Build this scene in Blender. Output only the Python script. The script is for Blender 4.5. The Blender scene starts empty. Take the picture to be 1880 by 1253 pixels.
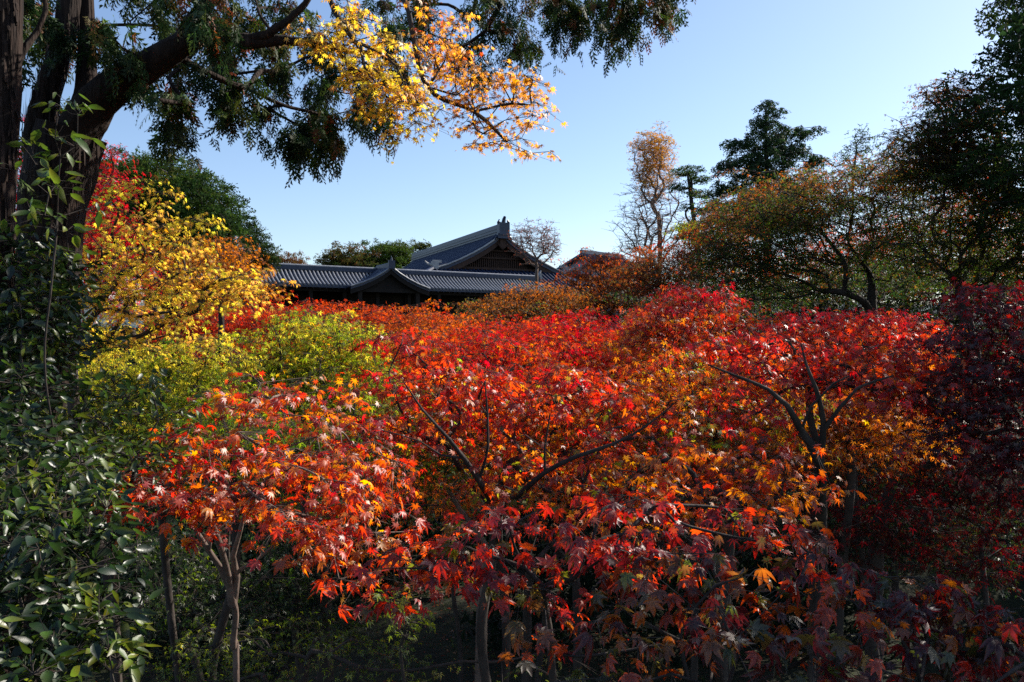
import bpy, math, random
import numpy as np
from mathutils import Matrix, Vector
random.seed(7)
rng = np.random.default_rng(11)
sc = bpy.context.scene
COL = sc.collection
R = math.radians

# ------------------------------------------------------------------ camera, sky, sun, exposure
CZ = 5.2
FPX = 1462.0                       # focal length in pixels of the 1880 px wide photograph (28 mm)
HY = 626.5
SUN_AZ, SUN_EL = 58.0, 36.0        # azimuth clockwise from +Y, elevation
cam = bpy.data.cameras.new('camera')
cam.lens = 28.0; cam.sensor_width = 36.0; cam.clip_start = 0.05; cam.clip_end = 3000
camo = bpy.data.objects.new('camera', cam); COL.objects.link(camo)
camo.location = (0, 0, CZ); camo.rotation_euler = (R(90), 0, 0)
sc.camera = camo
w = bpy.data.worlds.new('World'); sc.world = w; w.use_nodes = True
nt = w.node_tree; nt.nodes.clear()
sky = nt.nodes.new('ShaderNodeTexSky'); sky.sky_type = 'NISHITA'; sky.sun_disc = False
sky.sun_elevation = R(SUN_EL); sky.sun_rotation = R(SUN_AZ)
sky.air_density = 1.0; sky.dust_density = 0.6; sky.ozone_density = 2.0; sky.altitude = 50
bg = nt.nodes.new('ShaderNodeBackground'); bg.inputs['Strength'].default_value = 0.098
wo = nt.nodes.new('ShaderNodeOutputWorld')
wb = nt.nodes.new('ShaderNodeVectorMath'); wb.operation = 'MULTIPLY'; wb.inputs[1].default_value = (0.98, 0.98, 1.02)   # camera white balance
nt.links.new(sky.outputs[0], wb.inputs[0]); nt.links.new(wb.outputs[0], bg.inputs[0]); nt.links.new(bg.outputs[0], wo.inputs[0])
sl = bpy.data.lights.new('sun', 'SUN'); sl.energy = 5.0; sl.angle = R(0.5); sl.color = (1.0, 0.93, 0.82)
so = bpy.data.objects.new('sun', sl); COL.objects.link(so)
sd = Vector((math.sin(R(SUN_AZ))*math.cos(R(SUN_EL)), math.cos(R(SUN_AZ))*math.cos(R(SUN_EL)), math.sin(R(SUN_EL))))
so.rotation_euler = sd.to_track_quat('Z', 'Y').to_euler(); so.location = (30, 20, 40)
vs = sc.view_settings
vs.view_transform = 'Standard'; vs.look = 'None'; vs.gamma = 1; vs.exposure = 0.92; vs.use_curve_mapping = False
sc.render.engine = 'CYCLES'
cy = sc.cycles
cy.max_bounces = 6; cy.diffuse_bounces = 3; cy.glossy_bounces = 2; cy.transmission_bounces = 4; cy.transparent_max_bounces = 4
cy.caustics_reflective = False; cy.caustics_refractive = False
cy.use_denoising = False; cy.sample_clamp_indirect = 4.0

# ------------------------------------------------------------------ helpers
def P(px, py, D):
    return np.array([(px - 940.0)/FPX*D, D, CZ + (HY - py)/FPX*D])

def tag(o, label=None, cat=None, group=None, kind=None):
    if label: o['label'] = label
    if cat: o['category'] = cat
    if group: o['group'] = group
    if kind: o['kind'] = kind
    return o

def empty(name, loc, label, cat, group=None):
    o = bpy.data.objects.new(name, None); COL.objects.link(o)
    o.location = tuple(float(v) for v in loc); o.empty_display_size = 0.2
    return tag(o, label, cat, group)

def mesh_np(name, V, F, mat, parent=None, colors=None, base=None, smooth=False, kind=None, link=True):
    V = np.asarray(V, dtype=np.float32); F = np.asarray(F, dtype=np.int32)
    if base is not None: V = V - np.asarray(base, dtype=np.float32)
    me = bpy.data.meshes.new(name)
    k = F.shape[1]
    me.vertices.add(len(V)); me.vertices.foreach_set('co', V.ravel())
    me.loops.add(F.size); me.loops.foreach_set('vertex_index', F.ravel())
    me.polygons.add(len(F)); me.polygons.foreach_set('loop_start', np.arange(0, F.size, k, dtype=np.int32))
    if colors is not None:
        a = me.color_attributes.new('col', 'FLOAT_COLOR', 'POINT')
        c = np.ones((len(V), 4), dtype=np.float32); c[:, :3] = colors
        a.data.foreach_set('color', c.ravel())
    if smooth: me.polygons.foreach_set('use_smooth', np.ones(len(F), dtype=bool))
    me.update(calc_edges=True)
    me.materials.append(mat)
    if not link: return me
    o = bpy.data.objects.new(name, me); COL.objects.link(o)
    if parent is not None: o.parent = parent
    if kind: o['kind'] = kind
    return o

class MB:
    """collects boxes, prisms and tubes as quads/tris into one mesh"""
    def __init__(s): s.v = []; s.f = []
    def add(s, vs_, fs_):
        b = len(s.v); s.v += [tuple(map(float, v)) for v in vs_]; s.f += [tuple(i + b for i in f) for f in fs_]
    def box(s, c, ax, ay, az):
        c, ax, ay, az = map(np.array, (c, ax, ay, az))
        vs_ = [c + sx*ax + sy*ay + sz*az for sx in (-1, 1) for sy in (-1, 1) for sz in (-1, 1)]
        s.add(vs_, [(0, 1, 3, 2), (4, 6, 7, 5), (0, 4, 5, 1), (2, 3, 7, 6), (0, 2, 6, 4), (1, 5, 7, 3)])
    def tube(s, pts, rad, n=6):
        V, F = tube(pts, rad, n); s.add(V, F)
    def build(s, name, mat, parent=None, base=None, kind=None, smooth=False):
        me = bpy.data.meshes.new(name)
        vv = s.v if base is None else [(a - base[0], b - base[1], c - base[2]) for a, b, c in s.v]
        me.from_pydata(vv, [], s.f); me.update(); me.materials.append(mat)
        if smooth:
            me.polygons.foreach_set('use_smooth', np.ones(len(me.polygons), dtype=bool))
        o = bpy.data.objects.new(name, me); COL.objects.link(o)
        if parent is not None: o.parent = parent
        if kind: o['kind'] = kind
        return o

def tube(pts, rad, n=6, bump=0.0):
    pts = np.asarray(pts, dtype=float); rad = np.asarray(rad, dtype=float)
    m = len(pts)
    t = np.gradient(pts, axis=0); t /= (np.linalg.norm(t, axis=1)[:, None] + 1e-9)
    up = np.array([0.31, 0.17, 0.93]) if abs(t[0][2]) < 0.9 else np.array([0.9, 0.3, 0.1])
    a = np.cross(t, up); a /= (np.linalg.norm(a, axis=1)[:, None] + 1e-9)
    b = np.cross(t, a)
    th = np.arange(n)/n*2*math.pi
    rr = np.repeat(rad[:, None], n, 1)
    if bump > 0:
        prof = 1 + bump*rng.normal(size=n)*0.6
        rr = rr*prof[None, :]*(1 + bump*0.5*rng.normal(size=(m, n)))
    V = pts[:, None, :] + rr[:, :, None]*(np.cos(th)[None, :, None]*a[:, None, :] + np.sin(th)[None, :, None]*b[:, None, :])
    V = V.reshape(-1, 3)
    i = np.arange(m - 1)[:, None]*n; j = np.arange(n)[None, :]; j2 = (j + 1) % n
    F = np.stack([i + j, i + j2, i + n + j2, i + n + j], axis=-1).reshape(-1, 4)
    return V, F

def resample(pts, rad, step):
    """Catmull-Rom through the points"""
    pts = np.asarray(pts, float); rad = np.asarray(rad, float)
    if len(pts) < 2: return pts, rad
    Q = np.vstack([2*pts[0] - pts[1], pts, 2*pts[-1] - pts[-2]])
    out, ro = [], []
    for k in range(len(pts) - 1):
        p0, p1, p2, p3 = Q[k:k+4]
        n = max(1, min(12, int(np.linalg.norm(p2 - p1)/step)))
        for q in range(n):
            t = q/n
            out.append(0.5*((2*p1) + (p2 - p0)*t + (2*p0 - 5*p1 + 4*p2 - p3)*t*t + (3*p1 - p0 - 3*p2 + p3)*t**3))
            ro.append(rad[k]*(1 - t) + rad[k+1]*t)
    out.append(pts[-1]); ro.append(rad[-1])
    return np.array(out), np.array(ro)

# ------------------------------------------------------------------ materials
def new_mat(name):
    m = bpy.data.materials.new(name); m.use_nodes = True
    n = m.node_tree; n.nodes.clear()
    out = n.nodes.new('ShaderNodeOutputMaterial')
    return m, n, out

def leaf_mat(name, trans=0.5, rough=0.4, spec=0.5, tgain=1.35, sat=1.1, bump=0.25, refl=0.55):
    m, n, out = new_mat(name)
    at = n.nodes.new('ShaderNodeAttribute'); at.attribute_name = 'col'
    tc = n.nodes.new('ShaderNodeTexCoord')
    nz = n.nodes.new('ShaderNodeTexNoise'); nz.inputs['Scale'].default_value = 28; nz.inputs['Detail'].default_value = 2
    n.links.new(tc.outputs['Object'], nz.inputs['Vector'])
    mr = n.nodes.new('ShaderNodeMapRange'); mr.inputs[3].default_value = 0.72; mr.inputs[4].default_value = 1.28
    n.links.new(nz.outputs[0], mr.inputs[0])
    vm = n.nodes.new('ShaderNodeVectorMath'); vm.operation = 'SCALE'
    n.links.new(at.outputs['Color'], vm.inputs[0]); n.links.new(mr.outputs[0], vm.inputs['Scale'])
    pb = n.nodes.new('ShaderNodeBsdfPrincipled')
    pb.inputs['Roughness'].default_value = rough; pb.inputs['Specular IOR Level'].default_value = spec
    vd = n.nodes.new('ShaderNodeVectorMath'); vd.operation = 'SCALE'; vd.inputs['Scale'].default_value = refl
    n.links.new(vm.outputs[0], vd.inputs[0]); n.links.new(vd.outputs[0], pb.inputs['Base Color'])
    if bump:
        n2 = n.nodes.new('ShaderNodeTexNoise'); n2.inputs['Scale'].default_value = 90; n2.inputs['Detail'].default_value = 2
        n.links.new(tc.outputs['Object'], n2.inputs['Vector'])
        bp = n.nodes.new('ShaderNodeBump'); bp.inputs['Strength'].default_value = bump; bp.inputs['Distance'].default_value = 0.01
        n.links.new(n2.outputs[0], bp.inputs['Height']); n.links.new(bp.outputs[0], pb.inputs['Normal'])
    hs = n.nodes.new('ShaderNodeHueSaturation'); hs.inputs['Saturation'].default_value = sat; hs.inputs['Value'].default_value = tgain
    n.links.new(vm.outputs[0], hs.inputs['Color'])
    tr = n.nodes.new('ShaderNodeBsdfTranslucent'); n.links.new(hs.outputs[0], tr.inputs['Color'])
    mx = n.nodes.new('ShaderNodeMixShader'); mx.inputs[0].default_value = trans
    n.links.new(pb.outputs[0], mx.inputs[1]); n.links.new(tr.outputs[0], mx.inputs[2])
    n.links.new(mx.outputs[0], out.inputs[0])
    return m

def noise_mat(name, c1, c2, scale=6, stretch=(1, 1, 1), rough=0.9, bump=0.5, bscale=None, dist=0.02, c3=None, spec=0.3, metal=0.0):
    m, n, out = new_mat(name)
    tc = n.nodes.new('ShaderNodeTexCoord')
    mp = n.nodes.new('ShaderNodeMapping'); mp.inputs['Scale'].default_value = stretch
    n.links.new(tc.outputs['Object'], mp.inputs[0])
    nz = n.nodes.new('ShaderNodeTexNoise'); nz.inputs['Scale'].default_value = scale; nz.inputs['Detail'].default_value = 6; nz.inputs['Roughness'].default_value = 0.65
    n.links.new(mp.outputs[0], nz.inputs['Vector'])
    cr = n.nodes.new('ShaderNodeValToRGB')
    cr.color_ramp.elements[0].position = 0.32; cr.color_ramp.elements[0].color = (*c1, 1)
    cr.color_ramp.elements[1].position = 0.68; cr.color_ramp.elements[1].color = (*c2, 1)
    if c3:
        e = cr.color_ramp.elements.new(0.8); e.color = (*c3, 1)
    n.links.new(nz.outputs[0], cr.inputs[0])
    pb = n.nodes.new('ShaderNodeBsdfPrincipled'); pb.inputs['Roughness'].default_value = rough
    pb.inputs['Specular IOR Level'].default_value = spec; pb.inputs['Metallic'].default_value = metal
    n.links.new(cr.outputs[0], pb.inputs['Base Color'])
    if bump:
        n2 = n.nodes.new('ShaderNodeTexNoise'); n2.inputs['Scale'].default_value = bscale or scale*2.5; n2.inputs['Detail'].default_value = 5
        n.links.new(mp.outputs[0], n2.inputs['Vector'])
        bp = n.nodes.new('ShaderNodeBump'); bp.inputs['Strength'].default_value = bump; bp.inputs['Distance'].default_value = dist
        n.links.new(n2.outputs[0], bp.inputs['Height']); n.links.new(bp.outputs[0], pb.inputs['Normal'])
    n.links.new(pb.outputs[0], out.inputs[0])
    return m

M = {
    'maple': leaf_mat('maple_leaf', 0.55, 0.46, 1.1, 1.7, 1.05, 0.12, refl=.6),
    'maplefar': leaf_mat('distant_maple_leaf', 0.58, 0.6, 0.25, 1.55, 1.05, 0, refl=.6),
    'gloss': leaf_mat('glossy_leaf', 0.25, 0.40, 0.55, 1.5, 1.0, 0.12, refl=.45),
    'broad': leaf_mat('broad_leaf', 0.32, 0.8, 0.1, 1.2, 1.0, 0, refl=.7),
    'needle': leaf_mat('conifer_needle', 0.3, 0.6, 0.2, 1.4, 1.0, 0, refl=.9),
    'bark': noise_mat('maple_bark', (0.018, 0.014, 0.012), (0.06, 0.047, 0.040), 9, (1, 1, 0.5), 0.9, 0.7, c3=(0.12, 0.115, 0.10)),
    'cypbark': noise_mat('cypress_bark', (0.008, 0.0042, 0.0032), (0.034, 0.019, 0.013), 11, (2.2, 2.2, 0.22), 0.95, 1.0, 16, 0.05, c3=(0.13, 0.10, 0.082)),
    'pale': noise_mat('pale_bark', (0.07, 0.05, 0.042), (0.18, 0.13, 0.105), 12, (1, 1, 0.4), 0.9, 0.6, c3=(0.3, 0.25, 0.21)),
    'moss': noise_mat('moss', (0.006, 0.007, 0.003), (0.022, 0.026, 0.008), 1.4, (1, 1, 1), 1.0, 1.0, 14, 0.05, c3=(0.034, 0.022, 0.012)),  # moss colour lowered for the darkness under the crowns
    'tile': noise_mat('roof_tile_clay', (0.010, 0.017, 0.040), (0.024, 0.037, 0.078), 5, (1, 1, 1), 0.42, 0.3, 20, 0.01, spec=0.5),  # dark blue of the shaded slopes put into the clay colour
    'tilelit': noise_mat('lit_tile_clay', (0.11, 0.115, 0.13), (0.28, 0.285, 0.30), 7, (1, 1, 1), 0.32, 0.3, 20, 0.01, spec=0.5),  # paler copy of the roof clay, light on rows and edges put into colour
    'wood': noise_mat('dark_timber', (0.006, 0.004, 0.0035), (0.018, 0.012, 0.009), 4, (3, 3, 0.3), 0.8, 0.4),
    'brownwood': noise_mat('weathered_timber', (0.028, 0.014, 0.010), (0.075, 0.040, 0.026), 4, (3, 3, 0.3), 0.8, 0.4),
    'plaster': noise_mat('plaster', (0.30, 0.29, 0.28), (0.42, 0.41, 0.39), 3, (1, 1, 1), 0.9, 0.2),
    'stone': noise_mat('stone', (0.12, 0.12, 0.11), (0.28, 0.27, 0.25), 5),
    'hill': noise_mat('hazed_hill_woodland', (0.05, 0.08, 0.09), (0.10, 0.13, 0.13), 0.1, (1, 1, 1), 1.0, 1.0, 0.5, 3.0),  # haze put into the colour as a pale bluish tone
}

# ------------------------------------------------------------------ leaf shapes (tip along +X, upper side +Z, about one unit long)
def T_maple_fine(curl, fold, seed):
    r = np.random.default_rng(seed)
    th = np.radians([-128, -82, -42, 0, 42, 82, 128]) + r.normal(0, 0.05, 7)
    L = np.array([0.26, 0.46, 0.57, 0.64, 0.57, 0.46, 0.26])*(1 + r.normal(0, 0.06, 7))
    V = [(0, 0, 0)]; F = []
    nt_a = np.concatenate([[th[0] - 0.5], (th[:-1] + th[1:])/2, [th[-1] + 0.5]])
    notch = []
    for k, a in enumerate(nt_a):
        rr = 0.10 if k in (0, 7) else 0.17
        V.append((rr*math.cos(a), rr*math.sin(a), 0.02)); notch.append(len(V) - 1)
    for k in range(7):
        a, l = th[k], L[k]; ca, sa = math.cos(a), math.sin(a)
        droop = curl*(0.8 + 0.5*r.random())
        def pt(u, v, z): return (ca*u - sa*v, sa*u + ca*v, z - droop*(u*u)*1.1)
        side = 0.115*l/0.55
        i = len(V)
        sk = r.normal(0, 0.03)
        V += [pt(0.5*l, 0, -fold*0.05), pt(0.55*l, -side, 0.02), pt(l, sk, -0.01), pt(0.55*l, side, 0.02), pt(0.80*l, -side*0.5 + sk*0.6, 0.01), pt(0.80*l, side*0.5 + sk*0.6, 0.01)]
        m, s1, tp, s2, q1, q2 = range(i, i + 6)
        F += [(0, notch[k], m), (notch[k], s1, m), (s1, q1, m), (q1, tp, m), (tp, q2, m), (q2, s2, m), (s2, notch[k+1], m), (notch[k+1], 0, m)]
    i = len(V)
    V += [(0, 0.008, 0), (0, -0.008, 0), (-0.42, 0.0, 0.10)]
    F += [(i, i+1, i+2)]
    return np.array(V), np.array(F)

def T_maple_mid(curl, seed, lob=7):
    r = np.random.default_rng(seed)
    th = np.radians(np.linspace(-118, 118, lob)) + r.normal(0, 0.06, lob)
    L = np.interp(np.abs(th), [0, 1.5, 2.2], [0.64, 0.46, 0.30])
    V = [(0, 0, 0.02)]; F = []
    na = np.concatenate([[th[0] - 0.5], (th[:-1] + th[1:])/2, [th[-1] + 0.5]])
    idx = []
    for a in na:
        V.append((0.19*math.cos(a), 0.19*math.sin(a), 0.01)); idx.append(len(V) - 1)
    for k in range(lob):
        a, l = th[k], L[k]
        V.append((l*math.cos(a), l*math.sin(a), -curl*l*l)); t = len(V) - 1
        F += [(0, idx[k], t), (0, t, idx[k+1])]
    return np.array(V), np.array(F)

def T_maple_cheap(curl, seed):
    r = np.random.default_rng(seed); V = [(0, 0, 0.03)]; F = []
    for a, l in zip(np.radians([-112, -58, 0, 58, 112]) + r.normal(0, .08, 5), (.40, .54, .64, .54, .40)):
        i = len(V)
        for da, rr, z in ((-.42, .24, .01), (0, l, -curl*l*l), (.42, .24, .01)): V.append((rr*math.cos(a + da), rr*math.sin(a + da), z))
        F += [(0, i, i+1), (0, i+1, i+2)] if abs(a) < .3 else [(0, i, i+1)] if a < 0 else [(0, i+1, i+2)]
    return np.array(V), np.array(F)

def T_far(seed):
    r = np.random.default_rng(seed)
    V = [(0, 0, 0.03), (0.55, 0.05, -0.1), (0.1, 0.42, -0.02), (0.05, -0.42, -0.02), (-0.25, 0.22, 0), (-0.25, -0.22, 0), (0.25, 0.16, 0), (0.25, -0.16, 0)]
    V = np.array(V) + r.normal(0, 0.04, (8, 3))
    F = np.array([(0, 7, 1), (0, 1, 6), (0, 2, 4), (0, 5, 3)])
    return V, F

def T_oval(bend, fold, seed, w=0.21):
    r = np.random.default_rng(seed)
    xs = [0, 0.2, 0.45, 0.72, 1.0]; ws = [0.015, 0.75*w, w, 0.62*w, 0.0]
    tw = r.normal(0, 0.08)
    V = []
    for x, q in zip(xs, ws):
        z = -bend*x*x
        V += [(x, 0, z - fold*q), (x, q, z + tw*q), (x, -q, z - tw*q)]
    F = []
    for k in range(4):
        a, b = 3*k, 3*k + 3
        F += [(a, b, b+1), (a, b+1, a+1), (a, b+2, b), (a, a+2, b+2)]
    F = [f for f in F]
    return np.array(V) - np.array([0.1, 0, 0]), np.array(F)

def T_clump(seed, n=5):
    """several little blades around one point: a leaf cluster for far broadleaf crowns"""
    r = np.random.default_rng(seed); V = []; F = []
    for k in range(n):
        c = r.normal(0, 0.22, 3); a = r.normal(size=3); a /= np.linalg.norm(a); b = np.cross(a, r.normal(size=3)); b /= np.linalg.norm(b)
        i = len(V); V += [c - a*0.2 - b*0.13, c - a*0.16 + b*0.15, c + a*0.32]; F += [(i, i+1, i+2)]
    return np.array(V), np.array(F)

def T_frond(seed):
    """flat hanging cypress spray: axis with alternate forking scale-leaf twigs"""
    r = np.random.default_rng(seed); V = []; F = []
    def blade(p, d, l, w_):
        d = np.array(d, float); d /= np.linalg.norm(d); q = np.array([-d[1], d[0], 0.0])
        i = len(V)
        V.extend([p - q*w_*0.35, p + d*l*0.45 + q*w_, p + d*l, p + d*l*0.45 - q*w_]); F.extend([(i, i+3, i+2), (i, i+2, i+1)])
    z0 = 0.0
    blade(np.array([0, 0, 0.0]), (1, 0, 0), 1.0, 0.02)
    def tri(p, d, l, w_):
        d = np.array(d, float); d /= np.linalg.norm(d); q = np.array([-d[1], d[0], 0.0])
        i = len(V); V.extend([p - q*w_, p + q*w_, p + d*l]); F.append((i, i+2, i+1))
    n = 8
    for k in range(n):
        x = 0.08 + 0.84*k/n; s = 1 if k % 2 else -1
        l = (0.42*(1 - x*0.75))*(0.8 + 0.4*r.random())
        a = s*R(38 + r.normal(0, 6)); p = np.array([x, 0, -0.08*x*x + r.normal(0, 0.01)])
        d = np.array([math.cos(a), math.sin(a), -0.25])
        blade(p, d, l, 0.038)
        for u, s2 in ((0.3, 1), (0.55, -1)):
            a2 = a + s2*R(32)
            tri(p + d*l*u, (math.cos(a2), math.sin(a2), -0.3), l*0.6, 0.036)
    return np.array(V), np.array(F)

def T_tuft(seed, n=12, w_=0.02):
    r = np.random.default_rng(seed); V = []; F = []
    for k in range(n):
        a = r.random()*2*math.pi; e = R(r.uniform(-5, 75))
        d = np.array([math.cos(a)*math.cos(e), math.sin(a)*math.cos(e), math.sin(e)])*r.uniform(0.35, 0.6)
        q = np.cross(d, (0.2, 0.1, 1)); q = q/np.linalg.norm(q)*w_
        i = len(V); V += [-q, q, d]; F += [(i, i+1, i+2)]
    return np.array(V), np.array(F)

TPL = {
    'maple_near': [T_maple_fine(c, f, s) for c, f, s in ((0.25, 1, 1), (0.8, 1.6, 2), (0.45, 0.4, 3), (1.2, 1.2, 4), (1.7, 2.2, 41), (-0.3, 1.4, 42))],
    'maple_mid': [T_maple_mid(c, s) for c, s in ((0.3, 5), (0.7, 6), (0.5, 7))],
    'maple_far': [T_maple_cheap(c, s) for c, s in ((0.4, 8), (0.7, 9), (0.2, 31))],
    'far': [T_far(s) for s in (10, 11, 12)],
    'oval': [T_oval(0.25, 0.5, 13), T_oval(0.6, 0.3, 14), T_oval(0.1, 0.8, 15), T_oval(0.4, 0.6, 16, 0.26)],
    'clump': [T_clump(s) for s in (17, 18, 19)],
    'frond': [T_frond(s) for s in (20, 21, 22)],
    'tuft': [T_tuft(s) for s in (23, 24, 25)],
}

def rotmats(yaw, pitch, roll):
    cy_, sy = np.cos(yaw), np.sin(yaw); cp, sp = np.cos(pitch), np.sin(pitch); cr, sr = np.cos(roll), np.sin(roll)
    n = len(yaw); Rm = np.zeros((n, 3, 3))
    # Rz(yaw) @ Ry(pitch) @ Rx(roll); pitch > 0 tips +X downwards
    Rm[:, 0, 0] = cy_*cp; Rm[:, 0, 1] = cy_*sp*sr - sy*cr; Rm[:, 0, 2] = cy_*sp*cr + sy*sr
    Rm[:, 1, 0] = sy*cp;  Rm[:, 1, 1] = sy*sp*sr + cy_*cr; Rm[:, 1, 2] = sy*sp*cr - cy_*sr
    Rm[:, 2, 0] = -sp;    Rm[:, 2, 1] = cp*sr;             Rm[:, 2, 2] = cp*cr
    return Rm

def palette(stops, t):
    stops = np.array(stops, float); t = np.clip(t, 0, 1)*(len(stops) - 1)
    i = np.minimum(t.astype(int), len(stops) - 2); f = (t - i)[:, None]
    return stops[i]*(1 - f) + stops[i+1]*f

C = dict(crimson=(.44, .020, .034), deep=(.19, .014, .018), red=(.50, .038, .030), scarlet=(.56, .078, .034), orange=(.60, .17, .036), amber=(.68, .29, .03),
         yellow=(.76, .50, .075), lemon=(.60, .50, .07), ygreen=(.24, .29, .025), green=(.07, .13, .016), dgreen=(.022, .050, .014), peach=(.74, .33, .10), olive=(.09, .10, .022),
         brown=(.17, .07, .028), rust=(.30, .075, .02), plum=(.12, .014, .02), bluegreen=(.022, .045, .026), pink=(.45, .13, .10))
def pal(*n): return [C[k] for k in n]

# ------------------------------------------------------------------ skeleton
def grow(trunk_pts, targets, up=0.25, sub=0.5, seed=0, attach=2):
    """nodes: list of positions, parents. Each target joins the nearest node that lies on a short way back to the root."""
    r = np.random.default_rng(seed)
    N = [np.array(p, float) for p in trunk_pts]; par = [-1] + list(range(len(N) - 1))
    plen = [0.0]
    for k in range(1, len(N)): plen.append(plen[-1] + np.linalg.norm(N[k] - N[k-1]))
    start = max(0, len(N) - attach)
    ok = [i >= start for i in range(len(N))]
    if len(targets) == 0: return np.array(N), par, []
    T = np.array(targets); top = N[-1]
    order = np.argsort(np.linalg.norm(T - top, axis=1))
    tips = [0]*len(T)
    A = np.array(N); K = np.array(ok); PL = np.array(plen)
    for ti in order:
        p = T[ti]
        d = np.linalg.norm(A - p, axis=1)
        cost = d + 0.28*PL + np.where(A[:, 2] > p[2] + 0.1, (A[:, 2] - p[2])*0.8, 0) + np.where(K, 0, 1e6)
        j = int(np.argmin(cost)); a = A[j]; L = np.linalg.norm(p - a)
        ns = int(min(5, max(1, L/sub)))
        prev = j
        bend = r.normal(0, 0.07*L, 3); bend[2] = abs(bend[2])*0.5 + up*0.3*L*(-1 if p[2] < a[2] else 0.5)
        newp, newl = [], []
        for q in range(1, ns + 1):
            u = q/ns; pos = a*(1 - u) + p*u + bend*math.sin(u*math.pi) + (r.normal(0, 0.02*L, 3) if q < ns else 0)
            par.append(prev); newp.append(pos); newl.append(PL[j] + L*u); prev = len(A) + len(newp) - 1
        A = np.vstack([A, newp]); PL = np.concatenate([PL, newl]); K = np.concatenate([K, [True]*len(newp)])
        tips[ti] = prev
    return A, par, tips

def chains(A, par, r_tip, r_base, power=0.5, trunk_n=1, endk=0.62):
    n = len(A); cnt = np.zeros(n)
    kids = [[] for _ in range(n)]
    for i in range(n):
        if par[i] >= 0: kids[par[i]].append(i)
    for i in range(n - 1, -1, -1):
        if not kids[i]: cnt[i] = 1
        if par[i] >= 0: cnt[par[i]] += cnt[i]
    tot = max(cnt[0], 2)
    rad = r_tip + (r_base - r_tip)*((cnt - 1)/(tot - 1))**power
    rad[:trunk_n] = np.maximum(rad[:trunk_n], np.linspace(r_base*1.15, r_base*endk, trunk_n))
    out = []
    stack = [(0, -1)]
    while stack:
        s, p0 = stack.pop()
        ch = [] if p0 < 0 else [p0]
        cur = s
        while True:
            ch.append(cur)
            if not kids[cur]: break
            m = cur + 1 if (cur < trunk_n - 1) else max(kids[cur], key=lambda k: cnt[k])
            for k in kids[cur]:
                if k != m: stack.append((k, cur))
            cur = m
        rr = rad[ch].copy()
        if p0 >= 0: rr[0] = rr[1]*1.08
        out.append((A[ch], rr))
    return out

def join(parts):
    V, F, b = [], [], 0
    for v, f in parts:
        V.append(v); F.append(f + b); b += len(v)
    return np.vstack(V), np.vstack(F)

def shade_tpl(col, tv):
    """pigment within a leaf: paler, yellower near the stalk, deeper at the lobe tips"""
    r_ = np.clip(np.linalg.norm(tv[:, :2], axis=1)/0.6, 0, 1.2)
    k = np.stack([1.12 - .16*r_, 1.35 - .55*r_, 1.0 - .2*r_], 1)
    return (col[:, None, :]*k[None]).reshape(-1, 3)

def build_leaves(root, base, templ, mat, pos, Rm, s, col, single, namef='foliage', namel='leaf'):
    """the `single` leaves that show largest become parts of their own, the rest one mesh"""
    n = len(pos); T = TPL[templ]; ti = rng.integers(0, len(T), n)
    D = np.maximum(pos[:, 1], 0.3); px = 940 + pos[:, 0]/D*FPX; py = HY - (pos[:, 2] - CZ)/D*FPX
    one = np.zeros(n, bool)
    if single:
        sc_ = np.where((px > 0) & (px < 1880) & (py > 0) & (py < 1253), s/D, 0)
        one[np.argsort(-sc_)[:single]] = True; one &= sc_ > 0
        nv = 20
        idx = np.where(one)[0]
        if len(idx):
            vc = col[rng.choice(idx, nv)]
            vm = []
            for k in range(nv):
                tv, tf = T[k % len(T)]
                vm.append(mesh_np(namel, tv, tf, mat, colors=shade_tpl(vc[k:k+1], tv), link=False))
            for i in idx:
                k = int(np.argmin(((vc - col[i])**2).sum(1) + rng.random(nv)*0.012))
                o = bpy.data.objects.new(namel, vm[k]); COL.objects.link(o); o.parent = root
                m = Matrix([[float(Rm[i, a, b]*s[i]) for b in range(3)] + [float(pos[i, a] - base[a])] for a in range(3)] + [[0, 0, 0, 1]])
                o.matrix_local = m
    rest = ~one; parts, cols = [], []
    groups = []
    if templ == 'maple_near':
        nearm = D < 2.9; T2 = TPL['maple_mid']; ti2 = ti % len(T2)
        groups += [(T[k], rest & nearm & (ti == k)) for k in range(len(T))] + [(T2[k], rest & ~nearm & (ti2 == k)) for k in range(len(T2))]
    else: groups += [(T[k], rest & (ti == k)) for k in range(len(T))]
    for (tv, tf), msk in groups:
        q = np.where(msk)[0]
        if not len(q): continue
        V = np.einsum('nij,vj->nvi', Rm[q]*s[q][:, None, None], tv) + pos[q][:, None, :]
        F = tf[None] + (np.arange(len(q))*len(tv))[:, None, None]
        parts.append((V.reshape(-1, 3), F.reshape(-1, 3))); cols.append(shade_tpl(col[q], tv))
    if parts:
        V, F = join(parts)
        mesh_np(namef, V, F, mat, root, np.vstack(cols), base, kind='stuff')

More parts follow.
